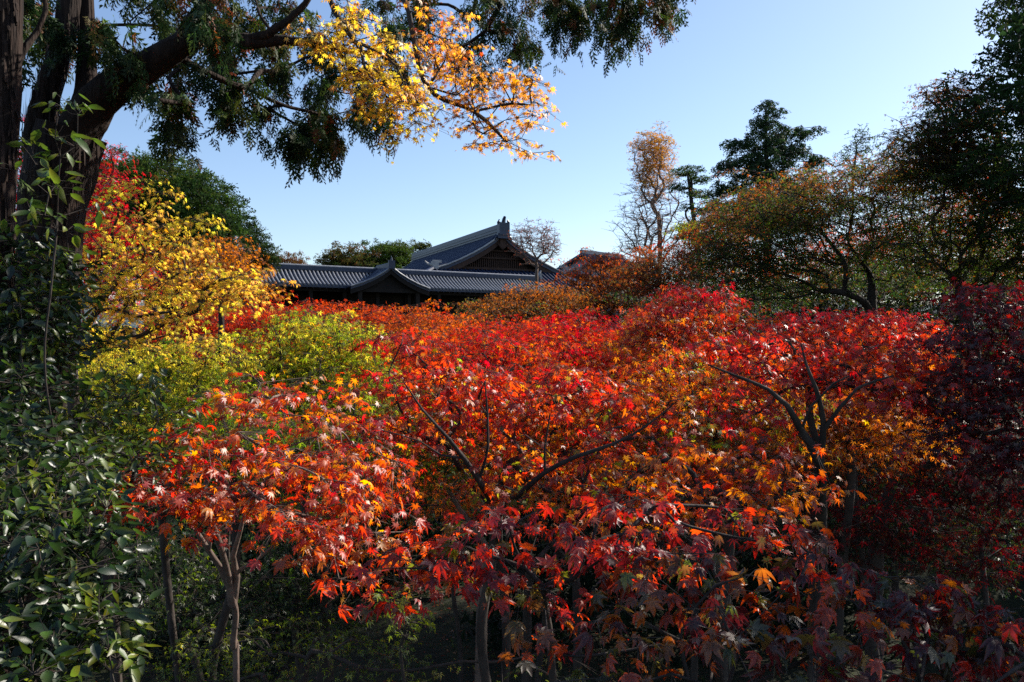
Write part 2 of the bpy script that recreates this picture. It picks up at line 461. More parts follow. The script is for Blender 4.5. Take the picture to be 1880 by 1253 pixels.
LOG = []
COVG = 1.75
COUNT = False
def tree(name, cat, label, base, trunk, ells, leaf='maple_mid', mat='maple', size=0.065, cov=2.6, per=34, sr=0.30, form='spray',
         pals=None, pt=(0.5, 0.25), hbias=0.0, bark='bark', r_base=0.06, r_tip=0.004, single=0, twigs=8, group=None, seed=None,
         minpx=4.0, shell=0.55, sides=7, attach=2, power=0.5, up=0.25, extra=None, vj=0.25, pitch=(0.5, 0.4), dark=1.0, endk=.62, rough=.22):
    """base: (px, D[, z]) foot of the trunk; trunk: [(px, py, D)] points up to the fork; ells: (px, py, rx, ry, D[, depth]) crown ellipsoids"""
    if seed is None: seed = len(LOG)*7 + 3
    r = np.random.default_rng(seed)
    if base[0] == 'xy': b = np.array([base[1], base[2], ground_z(base[1], base[2]) - 0.05])
    else:
        bx = (base[0] - 940)/FPX*base[1]; b = np.array([bx, base[1], ground_z(bx, base[1]) - 0.05])
    root = empty(name, b, label, cat, group)
    tp = [b] + [np.array(q[1:]) if q[0] == 'xyz' else P(*q) for q in trunk]
    if len(trunk) <= 3 and base[0] != 'xy' and tp[1][2] - b[2] > 1.2:      # trunks lean and wander
        hgt = tp[1][2] - b[2]; nb = max(2, int(hgt/0.7)); wd_ = r.normal(0, 0.035*hgt, 2); fr = r.random()*3
        b = b + np.array([r.normal(0, .10*hgt), abs(r.normal(0, .06*hgt)), 0]); b[2] = ground_z(b[0], b[1]) - .05; root.location = tuple(b)
        ins = [b + (tp[1] - b)*(q/nb) + np.array([wd_[0]*math.sin(q/nb*math.pi*(1 + fr)), wd_[1]*math.sin(q/nb*math.pi*1.5), 0]) for q in range(1, nb)]
        tp = [b] + ins + tp[1:]
    C_ = []
    zs = []
    for e in ells:
        px, py, rx, ry, D = e[:5]
        c = P(px, py, D); ax = np.array([rx/FPX*D, e[5] if len(e) > 5 else max(0.25, 0.8*rx/FPX*D), ry/FPX*D])
        lp = max(size*FPX/D, minpx)
        nl = COVG*cov*(e[6] if len(e) > 6 else 1)*math.pi*rx*ry/(lp*lp*0.30)
        nc = max(3, int(nl/per))
        for _ in range(nc):
            best, bd = None, -1
            for _t in range(5):                       # best candidate: even, organic spacing
                d = r.normal(size=3); d /= np.linalg.norm(d)
                u = r.random()**(1/3.0); u = (shell*max(u, 0.75) + (1 - shell)*u)*(1 + rough*r.normal())
                q = c + d*u*ax
                dd = min((np.sum(((q - o_)/ax)**2) for o_ in C_[-40:]), default=9)
                if dd > bd: best, bd = q, dd
            C_.append(best); zs.append((c[2] - ax[2], c[2] + ax[2]))
    C_ = np.array(C_); nC = len(C_)
    A, par, tips = grow(tp, C_, seed=seed, attach=attach, sub=max(0.25, 0.06*np.ptp(C_, axis=0).max()), up=up)
    # limbs
    near = b[1] < 12
    ch = chains(A, par, r_tip, r_base, power, len(tp), endk)
    for k, (pp, rr) in enumerate(sorted(ch, key=lambda c_: -c_[1][0])[:9 if near else 4]):
        q, qr = resample(pp, rr, max(0.06, rr[0]*1.2))
        V, F = tube(q, qr, max(sides, 9) if rr[0] > 0.04 and near else sides, 0.06)
        mesh_np('trunk' if k == 0 else 'branch', V, F, M[bark], root, base=b, smooth=True)
    rest = sorted(ch, key=lambda c_: -c_[1][0])[9 if near else 4:]
    tb = []
    for pp, rr in rest:
        q, qr = resample(pp, rr, 0.2 if near else 0.8); tb.append(tube(q, qr, 5 if near else 3))
    # leaves round the cluster points
    n = nC*per
    ci = np.repeat(np.arange(nC), per)
    lc = C_[ci]; D = lc[:, 1]
    th = r.random(n)*2*math.pi
    if form == 'spray':
        rr = np.sqrt(r.random(n))*sr*(0.7 + 0.6*r.random(nC)[ci])
        axl = r.random(nC)*math.pi; el = 1 + 0.5*r.random(nC)
        x = rr*np.cos(th)*el[ci]; y = rr*np.sin(th)/el[ci]
        ox = x*np.cos(axl[ci]) - y*np.sin(axl[ci]); oy = x*np.sin(axl[ci]) + y*np.cos(axl[ci])
        tl = r.normal(0, 0.22, (nC, 2))
        oz = r.normal(0, sr*0.085, n) - 0.35*rr*rr/sr + ox*tl[ci, 0] + oy*tl[ci, 1]
        off = np.stack([ox, oy, oz], 1)
        yaw = np.arctan2(oy, ox) + r.normal(0, 0.7, n); pit = r.normal(pitch[0], pitch[1], n) + 0.35*rr/sr; rol = r.normal(0, 0.38, n)
    elif form == 'ball':
        d = r.normal(size=(n, 3)); d /= np.linalg.norm(d, axis=1)[:, None]; d[:, 2] = np.where(d[:, 2] < -0.3, -d[:, 2]*0.5, d[:, 2])
        rr = sr*(0.55 + 0.5*r.random(n))*(0.7 + 0.6*r.random(nC)[ci]); off = d*rr[:, None]*np.array([1, 1, 0.75])
        yaw = np.arctan2(d[:, 1], d[:, 0]) + r.normal(0, 0.6, n); pit = r.normal(0.3, 0.5, n) - d[:, 2]*0.5; rol = r.normal(0, 0.6, n)
    elif form == 'pad':
        rr = np.sqrt(r.random(n))*sr*(0.7 + 0.6*r.random(nC)[ci])
        off = np.stack([rr*np.cos(th), rr*np.sin(th), 0.22*sr*(1 - (rr/sr)**2) + r.normal(0, 0.05*sr, n)], 1)
        yaw = th; pit = r.normal(0.1, 0.3, n); rol = r.normal(0, 0.3, n)
    elif form == 'drape':
        k = 6                                          # hanging cords of fronds per cluster
        cord = r.integers(0, k, n); ca = r.random((nC, k))*2*math.pi; cr_ = r.random((nC, k))*sr*0.6
        cl = sr*(0.5 + 1.3*r.random((nC, k))**1.5)
        u = r.random(n)
        ox = cr_[ci, cord]*np.cos(ca[ci, cord]); oy = cr_[ci, cord]*np.sin(ca[ci, cord]); ln = cl[ci, cord]
        off = np.stack([ox*(1 + 0.5*u) + r.normal(0, 0.025, n), oy*(1 + 0.5*u) + r.normal(0, 0.025, n), -u*ln + sr*0.4], 1)
        yaw = r.random(n)*2*math.pi; pit = r.normal(1.0, 0.3, n); rol = r.normal(0, 0.7, n)
    elif form == 'hang':                               # weeping sprays on far conifers
        rr = r.random(n)*sr
        off = np.stack([rr*np.cos(th), rr*np.sin(th), -rr*0.5 - r.random(n)*sr*0.5], 1)
        yaw = th; pit = r.normal(0.9, 0.3, n); rol = r.normal(0, 0.5, n)
    pos = lc + off
    s = np.maximum(size, minpx*np.maximum(D, 0.5)/FPX)*np.clip(r.normal(1, 0.27, n), 0.45, 1.55)
    zz = np.array(zs); hfrac = np.clip((pos[:, 2] - zz[:, 0].min())/(zz[:, 1].max() - zz[:, 0].min() + 1e-6), 0, 1)
    ct = r.normal(pt[0], pt[1]*0.7, nC)[ci]
    t = ct + r.normal(0, pt[1]*0.6, n) + hbias*(hfrac - 0.5)
    t = np.where(r.random(n) < .07, r.random(n), t)
    col = palette(pals, t)*np.clip(r.normal(1, vj, n), 0.45, 1.6)[:, None]*dark  # dark lowers the colour of crowns meant to stand in shade
    Rm = rotmats(yaw, pit, rol)
    if twigs:
        qi = np.concatenate([np.where(ci == c_)[0][:twigs] for c_ in range(nC)]) if per >= twigs else np.arange(n)
        a = lc[qi]; bb = pos[qi]; mid = (a + bb)/2 + r.normal(0, 0.03, a.shape)*sr; w0 = r_tip*0.8; w1 = r_tip*0.35
        d = bb - a; q1 = np.cross(d, (0.3, 0.2, 1.0)); q1 /= np.linalg.norm(q1, axis=1)[:, None] + 1e-9
        q2 = np.cross(d, q1); q2 /= np.linalg.norm(q2, axis=1)[:, None] + 1e-9
        ring = [(1, 0), (-0.5, 0.87), (-0.5, -0.87)]
        if not near:
            V = np.stack([p_ + (q1*cx + q2*sx)*w_ for p_, w_ in ((a, w0), (bb, w1)) for cx, sx in ring], 1)
        else: V = np.stack([p_ + (q1*cx + q2*sx)*w_ for p_, w_ in ((a, w0), (mid, (w0 + w1)/2), (bb, w1)) for cx, sx in ring], 1)
        f0 = np.array([(0, 1, 4, 3), (1, 2, 5, 4), (2, 0, 3, 5), (3, 4, 7, 6), (4, 5, 8, 7), (5, 3, 6, 8)])
        if not near: f0 = f0[:3]
        tb.append((V.reshape(-1, 3), (f0[None] + (np.arange(len(qi))*(9 if near else 6))[:, None, None]).reshape(-1, 4)))
    if extra: tb += extra
    if tb:
        V, F = join(tb); mesh_np('twigs', V, F, M[bark], root, base=b, kind='stuff')
    build_leaves(root, b, leaf, M[mat], pos, Rm, s, col, single)
    LOG.append((label, nC, n, sum(sum(len(p_.vertices) - 2 for p_ in c_.data.polygons) for c_ in root.children if c_.name.startswith(('foliage', 'twigs', 'branch', 'trunk'))) if COUNT else 0))
    return root

# ------------------------------------------------------------------ setting: ground, far hill
def sst(a, b, x):
    t = np.clip((x - a)/(b - a), 0, 1); return t*t*(3 - 2*t)
def ground_z(x, y):
    x = np.asarray(x, float); y = np.asarray(y, float)
    z = 5.0*sst(28, 50, y) + 2.6*sst(3, 11, x)*sst(10, 18, y)*(1 - sst(28, 50, y)) + 0.22*np.sin(x*0.55 + 1)*np.cos(y*0.42) + 0.08*np.sin(x*1.9)*np.sin(y*1.6 + 0.5)
    z = z + 1.6*(1 - sst(-14, -5, x))*(1 - sst(28, 50, y))
    return z if z.ndim else float(z)
def grid(name, xs, ys, fz, mat):
    X, Y = np.meshgrid(xs, ys); Z = fz(X, Y); V = np.stack([X, Y, Z], -1).reshape(-1, 3); nx = len(xs)
    i = np.arange(len(ys) - 1)[:, None]*nx + np.arange(nx - 1)[None]
    F = np.stack([i, i + 1, i + nx + 1, i + nx], -1).reshape(-1, 4)
    return mesh_np(name, V, F, mat, smooth=True)
xs = np.concatenate([np.linspace(-900, -42, 22)[:-1], np.linspace(-40, 40, 161), np.linspace(42, 900, 22)[1:]])
ys = np.concatenate([np.linspace(-60, -4, 8)[:-1], np.linspace(-4, 60, 129), np.linspace(62, 1500, 30)[1:]])
tag(grid('ground', xs, ys, ground_z, M['moss']), 'mossy garden floor under the maples', kind='structure')
def hillz(X, Y):
    return 5 + np.maximum(0, (34 + 10*np.sin(X*0.013 + 2) + 5*np.sin(X*0.037) + 1.2*np.sin(X*0.21) + 0.8*np.sin(X*0.5 + Y*0.3))*np.sin(np.clip((Y - 420)/300, 0, 1)*math.pi/1.0))
tag(grid('hills', np.linspace(-500, 700, 241), np.linspace(420, 720, 31), hillz, M['hill']), 'faint wooded hill on the horizon', kind='structure')

# ------------------------------------------------------------------ buildings
def rolls(mb, pts, r, n=3):
    """half-round roll of cover tiles along the polyline pts"""
    pts = np.array(pts, float); t = np.gradient(pts, axis=0)
    V, F = tube(pts, np.full(len(pts), r), 6); mb.add(V, F)
def hall():
    pk = P(921, 428, 75.0)
    u = np.array([-11.4, 25.6, 0]); u /= np.linalg.norm(u); v = np.array([u[1], -u[0], 0]); z = np.array([0, 0, 1.0])
    L = 28.0
    g = ground_z(pk[0], pk[1])
    root = empty('temple_hall', (pk[0], pk[1], g), 'large temple hall with curved blue grey tiled roof and dark timber gable', 'temple hall')
    base = np.array([pk[0], pk[1], g])
    prof = [(0, 0), (0.8, -0.70), (1.8, -1.38), (3.0, -2.06), (4.2, -2.66), (5.4, -3.18), (6.6, -3.58)]
    W = lambda a, b, c: pk + u*a + v*b + z*c
    inner, outer = 6.6, 11.4
    zi, zo = -3.58, -5.7
    low = [(inner, zi), (8.0, -4.25), (9.6, -4.95), (outer, zo)]
    for s in (-1, 1):
        mb = MB()
        pr = prof
        for k in range(len(pr) - 1):
            (v0, z0), (v1, z1) = pr[k], pr[k+1]
            mb.add([W(-0.2, s*v0, z0), W(L + 0.2, s*v0, z0), W(L + 0.2, s*v1, z1), W(-0.2, s*v1, z1)], [(0, 1, 2, 3)])
            mb.add([W(-0.2, s*v0, z0 - 0.35), W(L + 0.2, s*v0, z0 - 0.35), W(L + 0.2, s*v1, z1 - 0.35), W(-0.2, s*v1, z1 - 0.35)], [(0, 1, 2, 3)])
            mb.add([W(-0.2, s*v0, z0), W(-0.2, s*v1, z1), W(-0.2, s*v1, z1 - 0.35), W(-0.2, s*v0, z0 - 0.35)], [(0, 1, 2, 3)])
        rf = mb.build('roof', M['tile'], root, base)
        tb = MB()
        for a in np.arange(0.1, L, 0.42):
            rolls(tb, [W(a, s*vv, zz + 0.03) for vv, zz in pr], 0.085)
        tb.build('roof_tiles', M['tile'], root, base, kind='stuff')
        e = MB()                                       # verge tiles in pale plaster, imitating the lit line of the gable edge
        e.tube([W(-0.28, s*vv, zz + 0.02) for vv, zz in pr], [0.085]*len(pr), 6)
        e.build('verge_tiles', M['plaster'], root, base, smooth=True)
        e = MB()
        e.tube([W(0.55, s*vv, zz + 0.10) for vv, zz in pr], [0.14]*len(pr), 6)
        e.build('descending_ridge', M['tile'], root, base, smooth=True)
        bb = MB()                                      # bargeboard
        for k in range(len(pr) - 1):
            (v0, z0), (v1, z1) = pr[k], pr[k+1]
            q = [W(a, s*vv, zz + dz) for a in (-0.12, 0.02) for vv, zz, dz in ((v0, z0, -0.36), (v1, z1, -0.36), (v1, z1, -0.85), (v0, z0, -0.85))]
            bb.add(q, [(0, 1, 2, 3), (4, 7, 6, 5), (3, 2, 6, 7), (0, 4, 5, 1)])
        bb.build('bargeboard', M['brownwood'], root, base)
    # lower hipped skirt roof
    mb = MB(); tb = MB()
    for k in range(len(low) - 1):
        (v0, z0), (v1, z1) = low[k], low[k+1]; o0, o1 = v0 - inner, v1 - inner
        for s in (-1, 1):
            mb.add([W(-o0, s*v0, z0), W(L + o0, s*v0, z0), W(L + o1, s*v1, z1), W(-o1, s*v1, z1)], [(0, 1, 2, 3)])
        mb.add([W(-o0 + 0, -v0, z0), W(-o0, v0, z0), W(-o1, v1, z1), W(-o1, -v1, z1)], [(0, 1, 2, 3)])
        mb.add([W(L + o0, -v0, z0), W(L + o0, v0, z0), W(L + o1, v1, z1), W(L + o1, -v1, z1)], [(0, 1, 2, 3)])
    mb.build('skirt_roof', M['tile'], root, base)
    for s in (-1, 1):
        for a in np.arange(0.1, L, 0.42):
            rolls(tb, [W(a, s*vv, zz + 0.03) for vv, zz in low], 0.085)
    for b in np.arange(-inner, inner, 0.42):
        rolls(tb, [W(-(vv - inner), b, zz + 0.03) for vv, zz in low], 0.085)
    tb.build('skirt_tiles', M['tile'], root, base, kind='stuff')
    for s in (-1, 1):
        h = MB(); h.tube([W(-(vv - inner), s*vv, zz + 0.14) for vv, zz in low], [0.17]*4, 6)
        h.build('hip_ridge', M['tile'], root, base)
        o = MB()
        c = W(-0.15, s*6.65, zi + 0.28); o.box(c, u*0.22, v*0.30, z*0.34); o.box(c + z*0.34 - v*s*0.2, u*0.16, v*0.40, z*0.12)
        o.tube([c + v*s*0.3, c + v*s*0.7 + z*0.12, c + v*s*0.95 + z*0.35], [0.14, 0.11, 0.05], 6)
        o.build('corner_ornament', M['plaster'] if s < 0 else M['tilelit'], root, base)
    # main ridge: stacked courses, cap roll, end ornament
    rg = MB()
    rg.box(W(L/2, 0, 0.32), u*(L/2 + 0.25), v*0.22, z*0.38); rg.box(W(L/2, 0, 0.20), u*(L/2 + 0.28), v*0.30, z*0.06); rg.box(W(L/2, 0, 0.45), u*(L/2 + 0.28), v*0.26, z*0.04)
    rg.tube([W(-0.3, 0, 0.76), W(L + 0.3, 0, 0.76)], [0.16, 0.16], 8)
    rg.build('ridge', M['tile'], root, base)
    on = MB()
    on.box(W(-0.42, 0, 0.30), u*0.30, v*0.52, z*0.58); on.box(W(-0.42, 0, -0.35), u*0.2, v*0.62, z*0.24)
    for s in (-1, 1):
        on.tube([W(-0.42, s*0.3, 0.75), W(-0.42, s*0.52, 0.95), W(-0.42, s*0.42, 1.18)], [0.20, 0.15, 0.07], 6)
        on.tube([W(-0.42, s*0.45, -0.3), W(-0.42, s*0.75, -0.45), W(-0.42, s*0.85, -0.75)], [0.14, 0.10, 0.06], 6)
    on.tube([W(-0.42, 0, 0.9), W(-0.55, 0, 1.2), W(-0.75, 0, 1.42)], [0.2, 0.17, 0.12], 6)
    on.build('ridge_end_ornament', M['tile'], root, base)
    # gable wall with boards, lattice, beams, pendant
    gw = MB(); a0 = 0.75
    pts = [(0, -0.3)] + [(vv, zz - 0.3) for vv, zz in prof[1:]]
    poly = [W(a0, vv, zz) for vv, zz in reversed(pts)] + [W(a0, -vv, zz) for vv, zz in pts[1:]]
    gw.add(poly, [tuple(range(len(poly)))])
    gw.build('gable_wall', M['wood'], root, base)
    pz = np.array(prof)
    for b in np.arange(-4.9, 4.95, 0.20):              # upright lattice slats, each a part
        zt = np.interp(abs(b), pz[:, 0], pz[:, 1]) - 1.0
        zt = min(zt, -1.75)
        if zt < -3.1: continue
        sm = MB(); sm.box(W(a0 - 0.10, b, (zt - 3.3)/2), u*0.04, v*0.045, z*((zt + 3.3)/2)); sm.build('slat', M['brownwood'], root, base)
    bm = MB(); bm.box(W(a0 - 0.22, 0, -3.36), u*0.12, v*5.6, z*0.10); bm.build('beam', M['brownwood'], root, base)
    bm = MB(); bm.box(W(a0 - 0.2, 0, -2.35), u*0.09, v*2.7, z*0.07); bm.build('beam', M['brownwood'], root, base)
    bm = MB(); bm.box(W(a0 - 0.2, 0, -1.65), u*0.1, v*1.3, z*0.08); bm.build('beam', M['brownwood'], root, base)
    pd = MB(); pd.box(W(-0.25, 0, -1.0), u*0.06, v*0.28, z*0.42); pd.tube([W(-0.25, -0.5, -1.0), W(-0.25, -0.2, -1.35), W(-0.25, 0, -1.5), W(-0.25, 0.2, -1.35), W(-0.25, 0.5, -1.0)], [0.07, 0.12, 0.14, 0.12, 0.07], 6)
    pd.build('gable_pendant', M['brownwood'], root, base)
    # body
    zb = g - pk[2]
    wl = MB(); H = (zo + 0.1 - zb)/2
    wl.box(W(L/2, 0, zb + H), u*(L/2 + 2.6), v*9.0, z*H); wl.build('wall', M['wood'], root, base)
    for b in np.linspace(-9, 9, 8):
        p_ = MB(); p_.box(W(-2.85, b, zb + H), u*0.16, v*0.16, z*H); p_.build('post', M['brownwood'], root, base)
hall()

def corridor():
    A0 = P(456, 492, 55.0); B0 = P(931, 513.5, 65.2)
    c = (B0 - A0); c[2] = 0; ln = np.linalg.norm(c); c /= ln; n = np.array([c[1], -c[0], 0]); z = np.array([0, 0, 1.0])
    zr = A0[2]
    org = np.array([A0[0], A0[1], zr]) - c*6.5; L = ln + 6.5 + 3.0
    g = ground_z(org[0] + 8, org[1] + 5)
    base = np.array([org[0], org[1], g])
    W = lambda a, b, h: org + c*a + n*b + z*h
    root = empty('covered_corridor', base, 'long dark timber corridor with ribbed grey tile roof behind the red maples', 'covered walkway')
    prof = [(0, 0), (0.6, -0.42), (1.3, -0.82), (2.1, -1.18)]
    for s in (-1, 1):
        mb = MB()
        for k in range(3):
            (v0, z0), (v1, z1) = prof[k], prof[k+1]
            for dz in (0, -0.14):
                mb.add([W(0, s*v0, z0 + dz), W(L, s*v0, z0 + dz), W(L, s*v1, z1 + dz), W(0, s*v1, z1 + dz)], [(0, 1, 2, 3)])
        mb.add([W(0, s*2.1, -1.18), W(L, s*2.1, -1.18), W(L, s*2.1, -1.32), W(0, s*2.1, -1.32)], [(0, 1, 2, 3)])
        mb.build('roof', M['tile'], root, base)
    # one row of round cover tiles, shared by all rows of the front slope
    rm = MB(); V, F = tube([n*vv + z*(zz + 0.06) for vv, zz in prof] + [n*2.16 + z*(-1.20 + 0.06)], [0.074]*5, 8); rm.add(V, F)
    rm.add([V[-8 + k] for k in range(8)], [tuple(range(8))])
    first = rm.build('tile_row', M['tilelit'], root)  # rows paler than the slope: sunlight on them put into colour
    first.location = tuple(W(0.14, 0, 0) - base)
    k = 1
    while 0.14 + k*0.285 < L:
        o = first.copy(); COL.objects.link(o); o.location = tuple(W(0.14 + k*0.285, 0, 0) - base); o.parent = root; k += 1
    bk = MB()
    for a in np.arange(0.14, L, 0.285): rolls(bk, [W(a, -vv, zz + 0.045) for vv, zz in prof], 0.062)
    bk.build('rear_tiles', M['tile'], root, base, kind='stuff')
    rg = MB(); rg.box(W(L/2, 0, 0.14), c*(L/2), n*0.17, z*0.16); rg.box(W(L/2, 0, 0.06), c*(L/2), n*0.22, z*0.03)
    rg.build('ridge', M['tile'], root, base)
    cp = MB(); cp.tube([W(0, 0, 0.33), W(L, 0, 0.33)], [0.10, 0.10], 8); cp.build('ridge_cap', M['tilelit'], root, base, smooth=True)
    on = MB(); on.box(W(L + 0.1, 0, 0.25), c*0.1, n*0.30, z*0.34); on.tube([W(L + 0.1, 0, 0.55), W(L + 0.25, 0, 0.85)], [0.12, 0.05], 6); on.build('ridge_end_ornament', M['tilelit'], root, base)
    zb = g - zr
    for s in (1, -1):
        fb = MB(); fb.box(W(L/2, s*1.55, -1.42), c*(L/2), n*0.10, z*0.14); fb.build('eave_beam', M['wood'], root, base)
        ra = MB()
        for a in np.arange(0.1, L, 0.45): ra.box(W(a, s*1.75, -1.22), c*0.04, n*0.38 - z*0.17, z*0.04)
        ra.build('rafters', M['wood'], root, base, kind='stuff')
        a = 0.6
        while a < L:
            p_ = MB(); p_.box(W(a, s*1.5, (zb - 1.5)/2), c*0.13, n*0.13, z*((-1.5 - zb)/2)); p_.build('post', M['wood'], root, base); a += 2.45
        for hh in (-3.6, -3.05):
            q = MB(); q.box(W(L/2, s*1.5, hh), c*(L/2), n*0.05, z*0.06); q.build('handrail', M['wood'], root, base)
    dk = MB(); dk.box(W(L/2, 0, -4.2), c*(L/2), n*1.7, z*0.12); dk.build('deck', M['wood'], root, base)
    wl = MB(); wl.box(W(L/2, -1.34, (zb - 1.25)/2), c*(L/2 - .1), n*0.06, z*((-1.25 - zb)/2)); wl.build('panelling', M['wood'], root, base)
    # ---- projecting gabled pavilion of the corridor
    a_ = None
    for t in np.arange(0, L, 0.02):
        q = W(t, 2.7, 0)
        if 940 + q[0]/q[1]*FPX >= 716: a_ = t; break
    root2 = empty('gabled_pavilion', (*W(a_, 0, 0)[:2], g), 'small gabled pavilion jutting from the corridor with curved tiled verge', 'pavilion')
    b2 = np.array([*W(a_, 0, 0)[:2], g])
    pf = [(0, 0.22), (0.6, -0.22), (1.3, -0.62), (2.1, -0.98), (3.0, -1.28)]
    Wp = lambda a, b, h: W(a_ + a, b, h)
    F0, F1 = 0.0, 2.9
    for s in (-1, 1):
        mb = MB()
        for k in range(len(pf) - 1):
            (v0, z0), (v1, z1) = pf[k], pf[k+1]
            for dz in (0.03, -0.14):
                mb.add([Wp(s*v0, F0, z0 + dz), Wp(s*v0, F1, z0 + dz), Wp(s*v1, F1, z1 + dz), Wp(s*v1, F0, z1 + dz)], [(0, 1, 2, 3)])
            mb.add([Wp(s*v0, F1, z0 + 0.03), Wp(s*v1, F1, z1 + 0.03), Wp(s*v1, F1, z1 - 0.14), Wp(s*v0, F1, z0 - 0.14)], [(0, 1, 2, 3)])
        mb.build('roof', M['tile'], root2, b2)
        for a in np.arange(0.15, F1, 0.285):
            tr_ = MB(); rolls(tr_, [Wp(s*vv, a, zz + 0.07) for vv, zz in pf], 0.055); tr_.build('tile_row', M['tile'], root2, b2)
        e = MB(); e.tube([Wp(s*vv, F1 + 0.05, zz + 0.07) for vv, zz in pf], [0.065]*5, 8); e.build('verge_tiles', M['tilelit'], root2, b2, smooth=True)
        bb = MB()
        for k in range(len(pf) - 1):
            (v0, z0), (v1, z1) = pf[k], pf[k+1]
            bb.add([Wp(s*v0, F1 - 0.05, z0 - 0.15), Wp(s*v1, F1 - 0.05, z1 - 0.15), Wp(s*v1, F1 - 0.05, z1 - 0.48), Wp(s*v0, F1 - 0.05, z0 - 0.48)], [(0, 1, 2, 3)])
        bb.build('bargeboard', M['wood'], root2, b2)
        for b in (0.3, 2.45):
            p_ = MB(); p_.box(Wp(s*2.2, b, (zb - 1.2)/2), c*0.15, n*0.15, z*((-1.2 - zb)/2)); p_.build('post', M['wood'], root2, b2)
    rg = MB(); rg.box(Wp(0, (F0 + F1)/2, 0.34), c*0.14, n*((F1 - F0)/2), z*0.13); rg.tube([Wp(0, F0, 0.50), Wp(0, F1, 0.50)], [0.09, 0.09], 8); rg.build('ridge', M['tile'], root2, b2)
    on = MB(); on.box(Wp(0, F1 + 0.08, 0.42), c*0.24, n*0.08, z*0.30); on.tube([Wp(0, F1 + 0.08, 0.7), Wp(0, F1 + 0.1, 0.95)], [0.10, 0.05], 6); on.build('ridge_end_ornament', M['tile'], root2, b2)
    gwall = MB(); gwall.add([Wp(-2.5, F1 - 0.5, -1.28), Wp(2.5, F1 - 0.5, -1.28), Wp(0.1, F1 - 0.5, 0.0), Wp(-0.1, F1 - 0.5, 0.0)], [(0, 1, 2, 3)]); gwall.build('gable_wall', M['wood'], root2, b2)
    bm = MB(); bm.box(Wp(0, 2.4, -1.42), c*2.5, n*0.12, z*0.14); bm.build('beam', M['wood'], root2, b2)
    bw = MB(); bw.box(Wp(0, 0.25, -2.4), c*2.05, n*0.05, z*1.7); bw.build('panelling', M['wood'], root2, b2)
    dk = MB(); dk.box(Wp(0, 1.3, -4.2), c*2.3, n*1.3, z*0.13); dk.build('deck', M['wood'], root2, b2)
corridor()

def side_building():
    a = P(1072, 466, 98.0); b = P(1150, 476, 104.0); d = b - a; d[2] = 0; ln = np.linalg.norm(d); d /= ln; n = np.array([d[1], -d[0], 0]); z = np.array([0, 0, 1.0])
    g = ground_z(a[0], a[1]); base = np.array([a[0], a[1], g]); root = empty('tiled_outbuilding', base, 'low grey tiled roof mostly hidden by trees right of the temple gable', 'building')
    W = lambda x, y, h: a + d*x + n*y + z*h
    hw, dr, L = 6.0, -2.4, 7.5
    for s in (-1, 1):
        mb = MB(); mb.add([W(-0.5, 0, 0), W(L, 0, 0), W(L, s*hw, dr), W(-0.5, s*hw, dr)] + [W(-0.5, 0, -.2), W(L, 0, -.2), W(L, s*hw, dr - .2), W(-0.5, s*hw, dr - .2)], [(0, 1, 2, 3), (4, 7, 6, 5), (0, 3, 7, 4), (2, 6, 7, 3)])
        mb.build('roof', M['tile'], root, base)
        tb = MB()
        for x in np.arange(-0.4, L, 0.4): tb.tube([W(x, 0, 0.03), W(x, s*hw, dr + 0.03)], [0.08, 0.08], 5)
        tb.build('roof_tiles', M['tile'], root, base, kind='stuff')
    rg = MB(); rg.box(W(L/2 - .25, 0, 0.2), d*(L/2 + .3), n*0.2, z*0.24); rg.build('ridge', M['tile'], root, base)
    H = (a[2] + dr - g)/2
    wl = MB(); wl.box(W(L/2, 0, dr - H), d*(L/2 - 0.3), n*(hw - 0.8), z*H); wl.build('wall', M['plaster'], root, base)
    gb = MB(); gb.add([W(0.3, -hw + .8, dr), W(0.3, hw - .8, dr), W(0.3, 0, -0.25)], [(0, 1, 2)]); gb.build('gable_wall', M['plaster'], root, base)
side_building()

# ------------------------------------------------------------------ far trees
RED = pal('orange', 'scarlet', 'red', 'crimson'); 
BROAD = dict(leaf='clump', mat='broad', form='ball', twigs=0, sides=5, minpx=5.0)
G1, G2, G3 = 'trees beyond the corridor', 'maples of the valley garden', 'maples on the right bank'
tree('evergreen_tree', 'tree', 'big round dome shaped evergreen behind the yellow maple', (300, 46), [(300, 470, 46)],
     [(300, 385, 95, 95, 46, 3), (230, 360, 80, 75, 47, 3), (365, 400, 75, 80, 45, 3), (395, 440, 52, 55, 44, 2.5), (270, 440, 120, 60, 45, 3)],
     size=0.27, cov=3.2, per=26, sr=0.7, rough=.05, pals=pal('dgreen', 'dgreen', 'green', 'olive'), pt=(.4, .3), hbias=.4, r_base=.5, r_tip=.02, group=G1, shell=.8, **BROAD)
tree('conifer_tree', 'tree', 'small dark conifer beside the left end of the corridor roof', (462, 52), [(464, 480, 52)],
     [(462, 430, 16, 26, 52), (470, 462, 28, 28, 52), (458, 490, 34, 22, 52), (490, 480, 18, 16, 52)],
     size=0.22, cov=3, per=20, sr=0.5, pals=pal('dgreen', 'dgreen', 'olive'), r_base=.2, r_tip=.015, group=G1, **BROAD)
tree('broadleaf_tree', 'tree', 'low brownish autumn tree over the left end of the corridor roof', (525, 62), [(520, 495, 62)],
     [(520, 490, 38, 20, 62), (495, 485, 20, 15, 62), (545, 495, 16, 12, 62)], size=0.22, cov=2.4, per=18, sr=0.45, pals=pal('olive', 'brown', 'rust'), r_base=.15, r_tip=.012, group=G1, **BROAD)
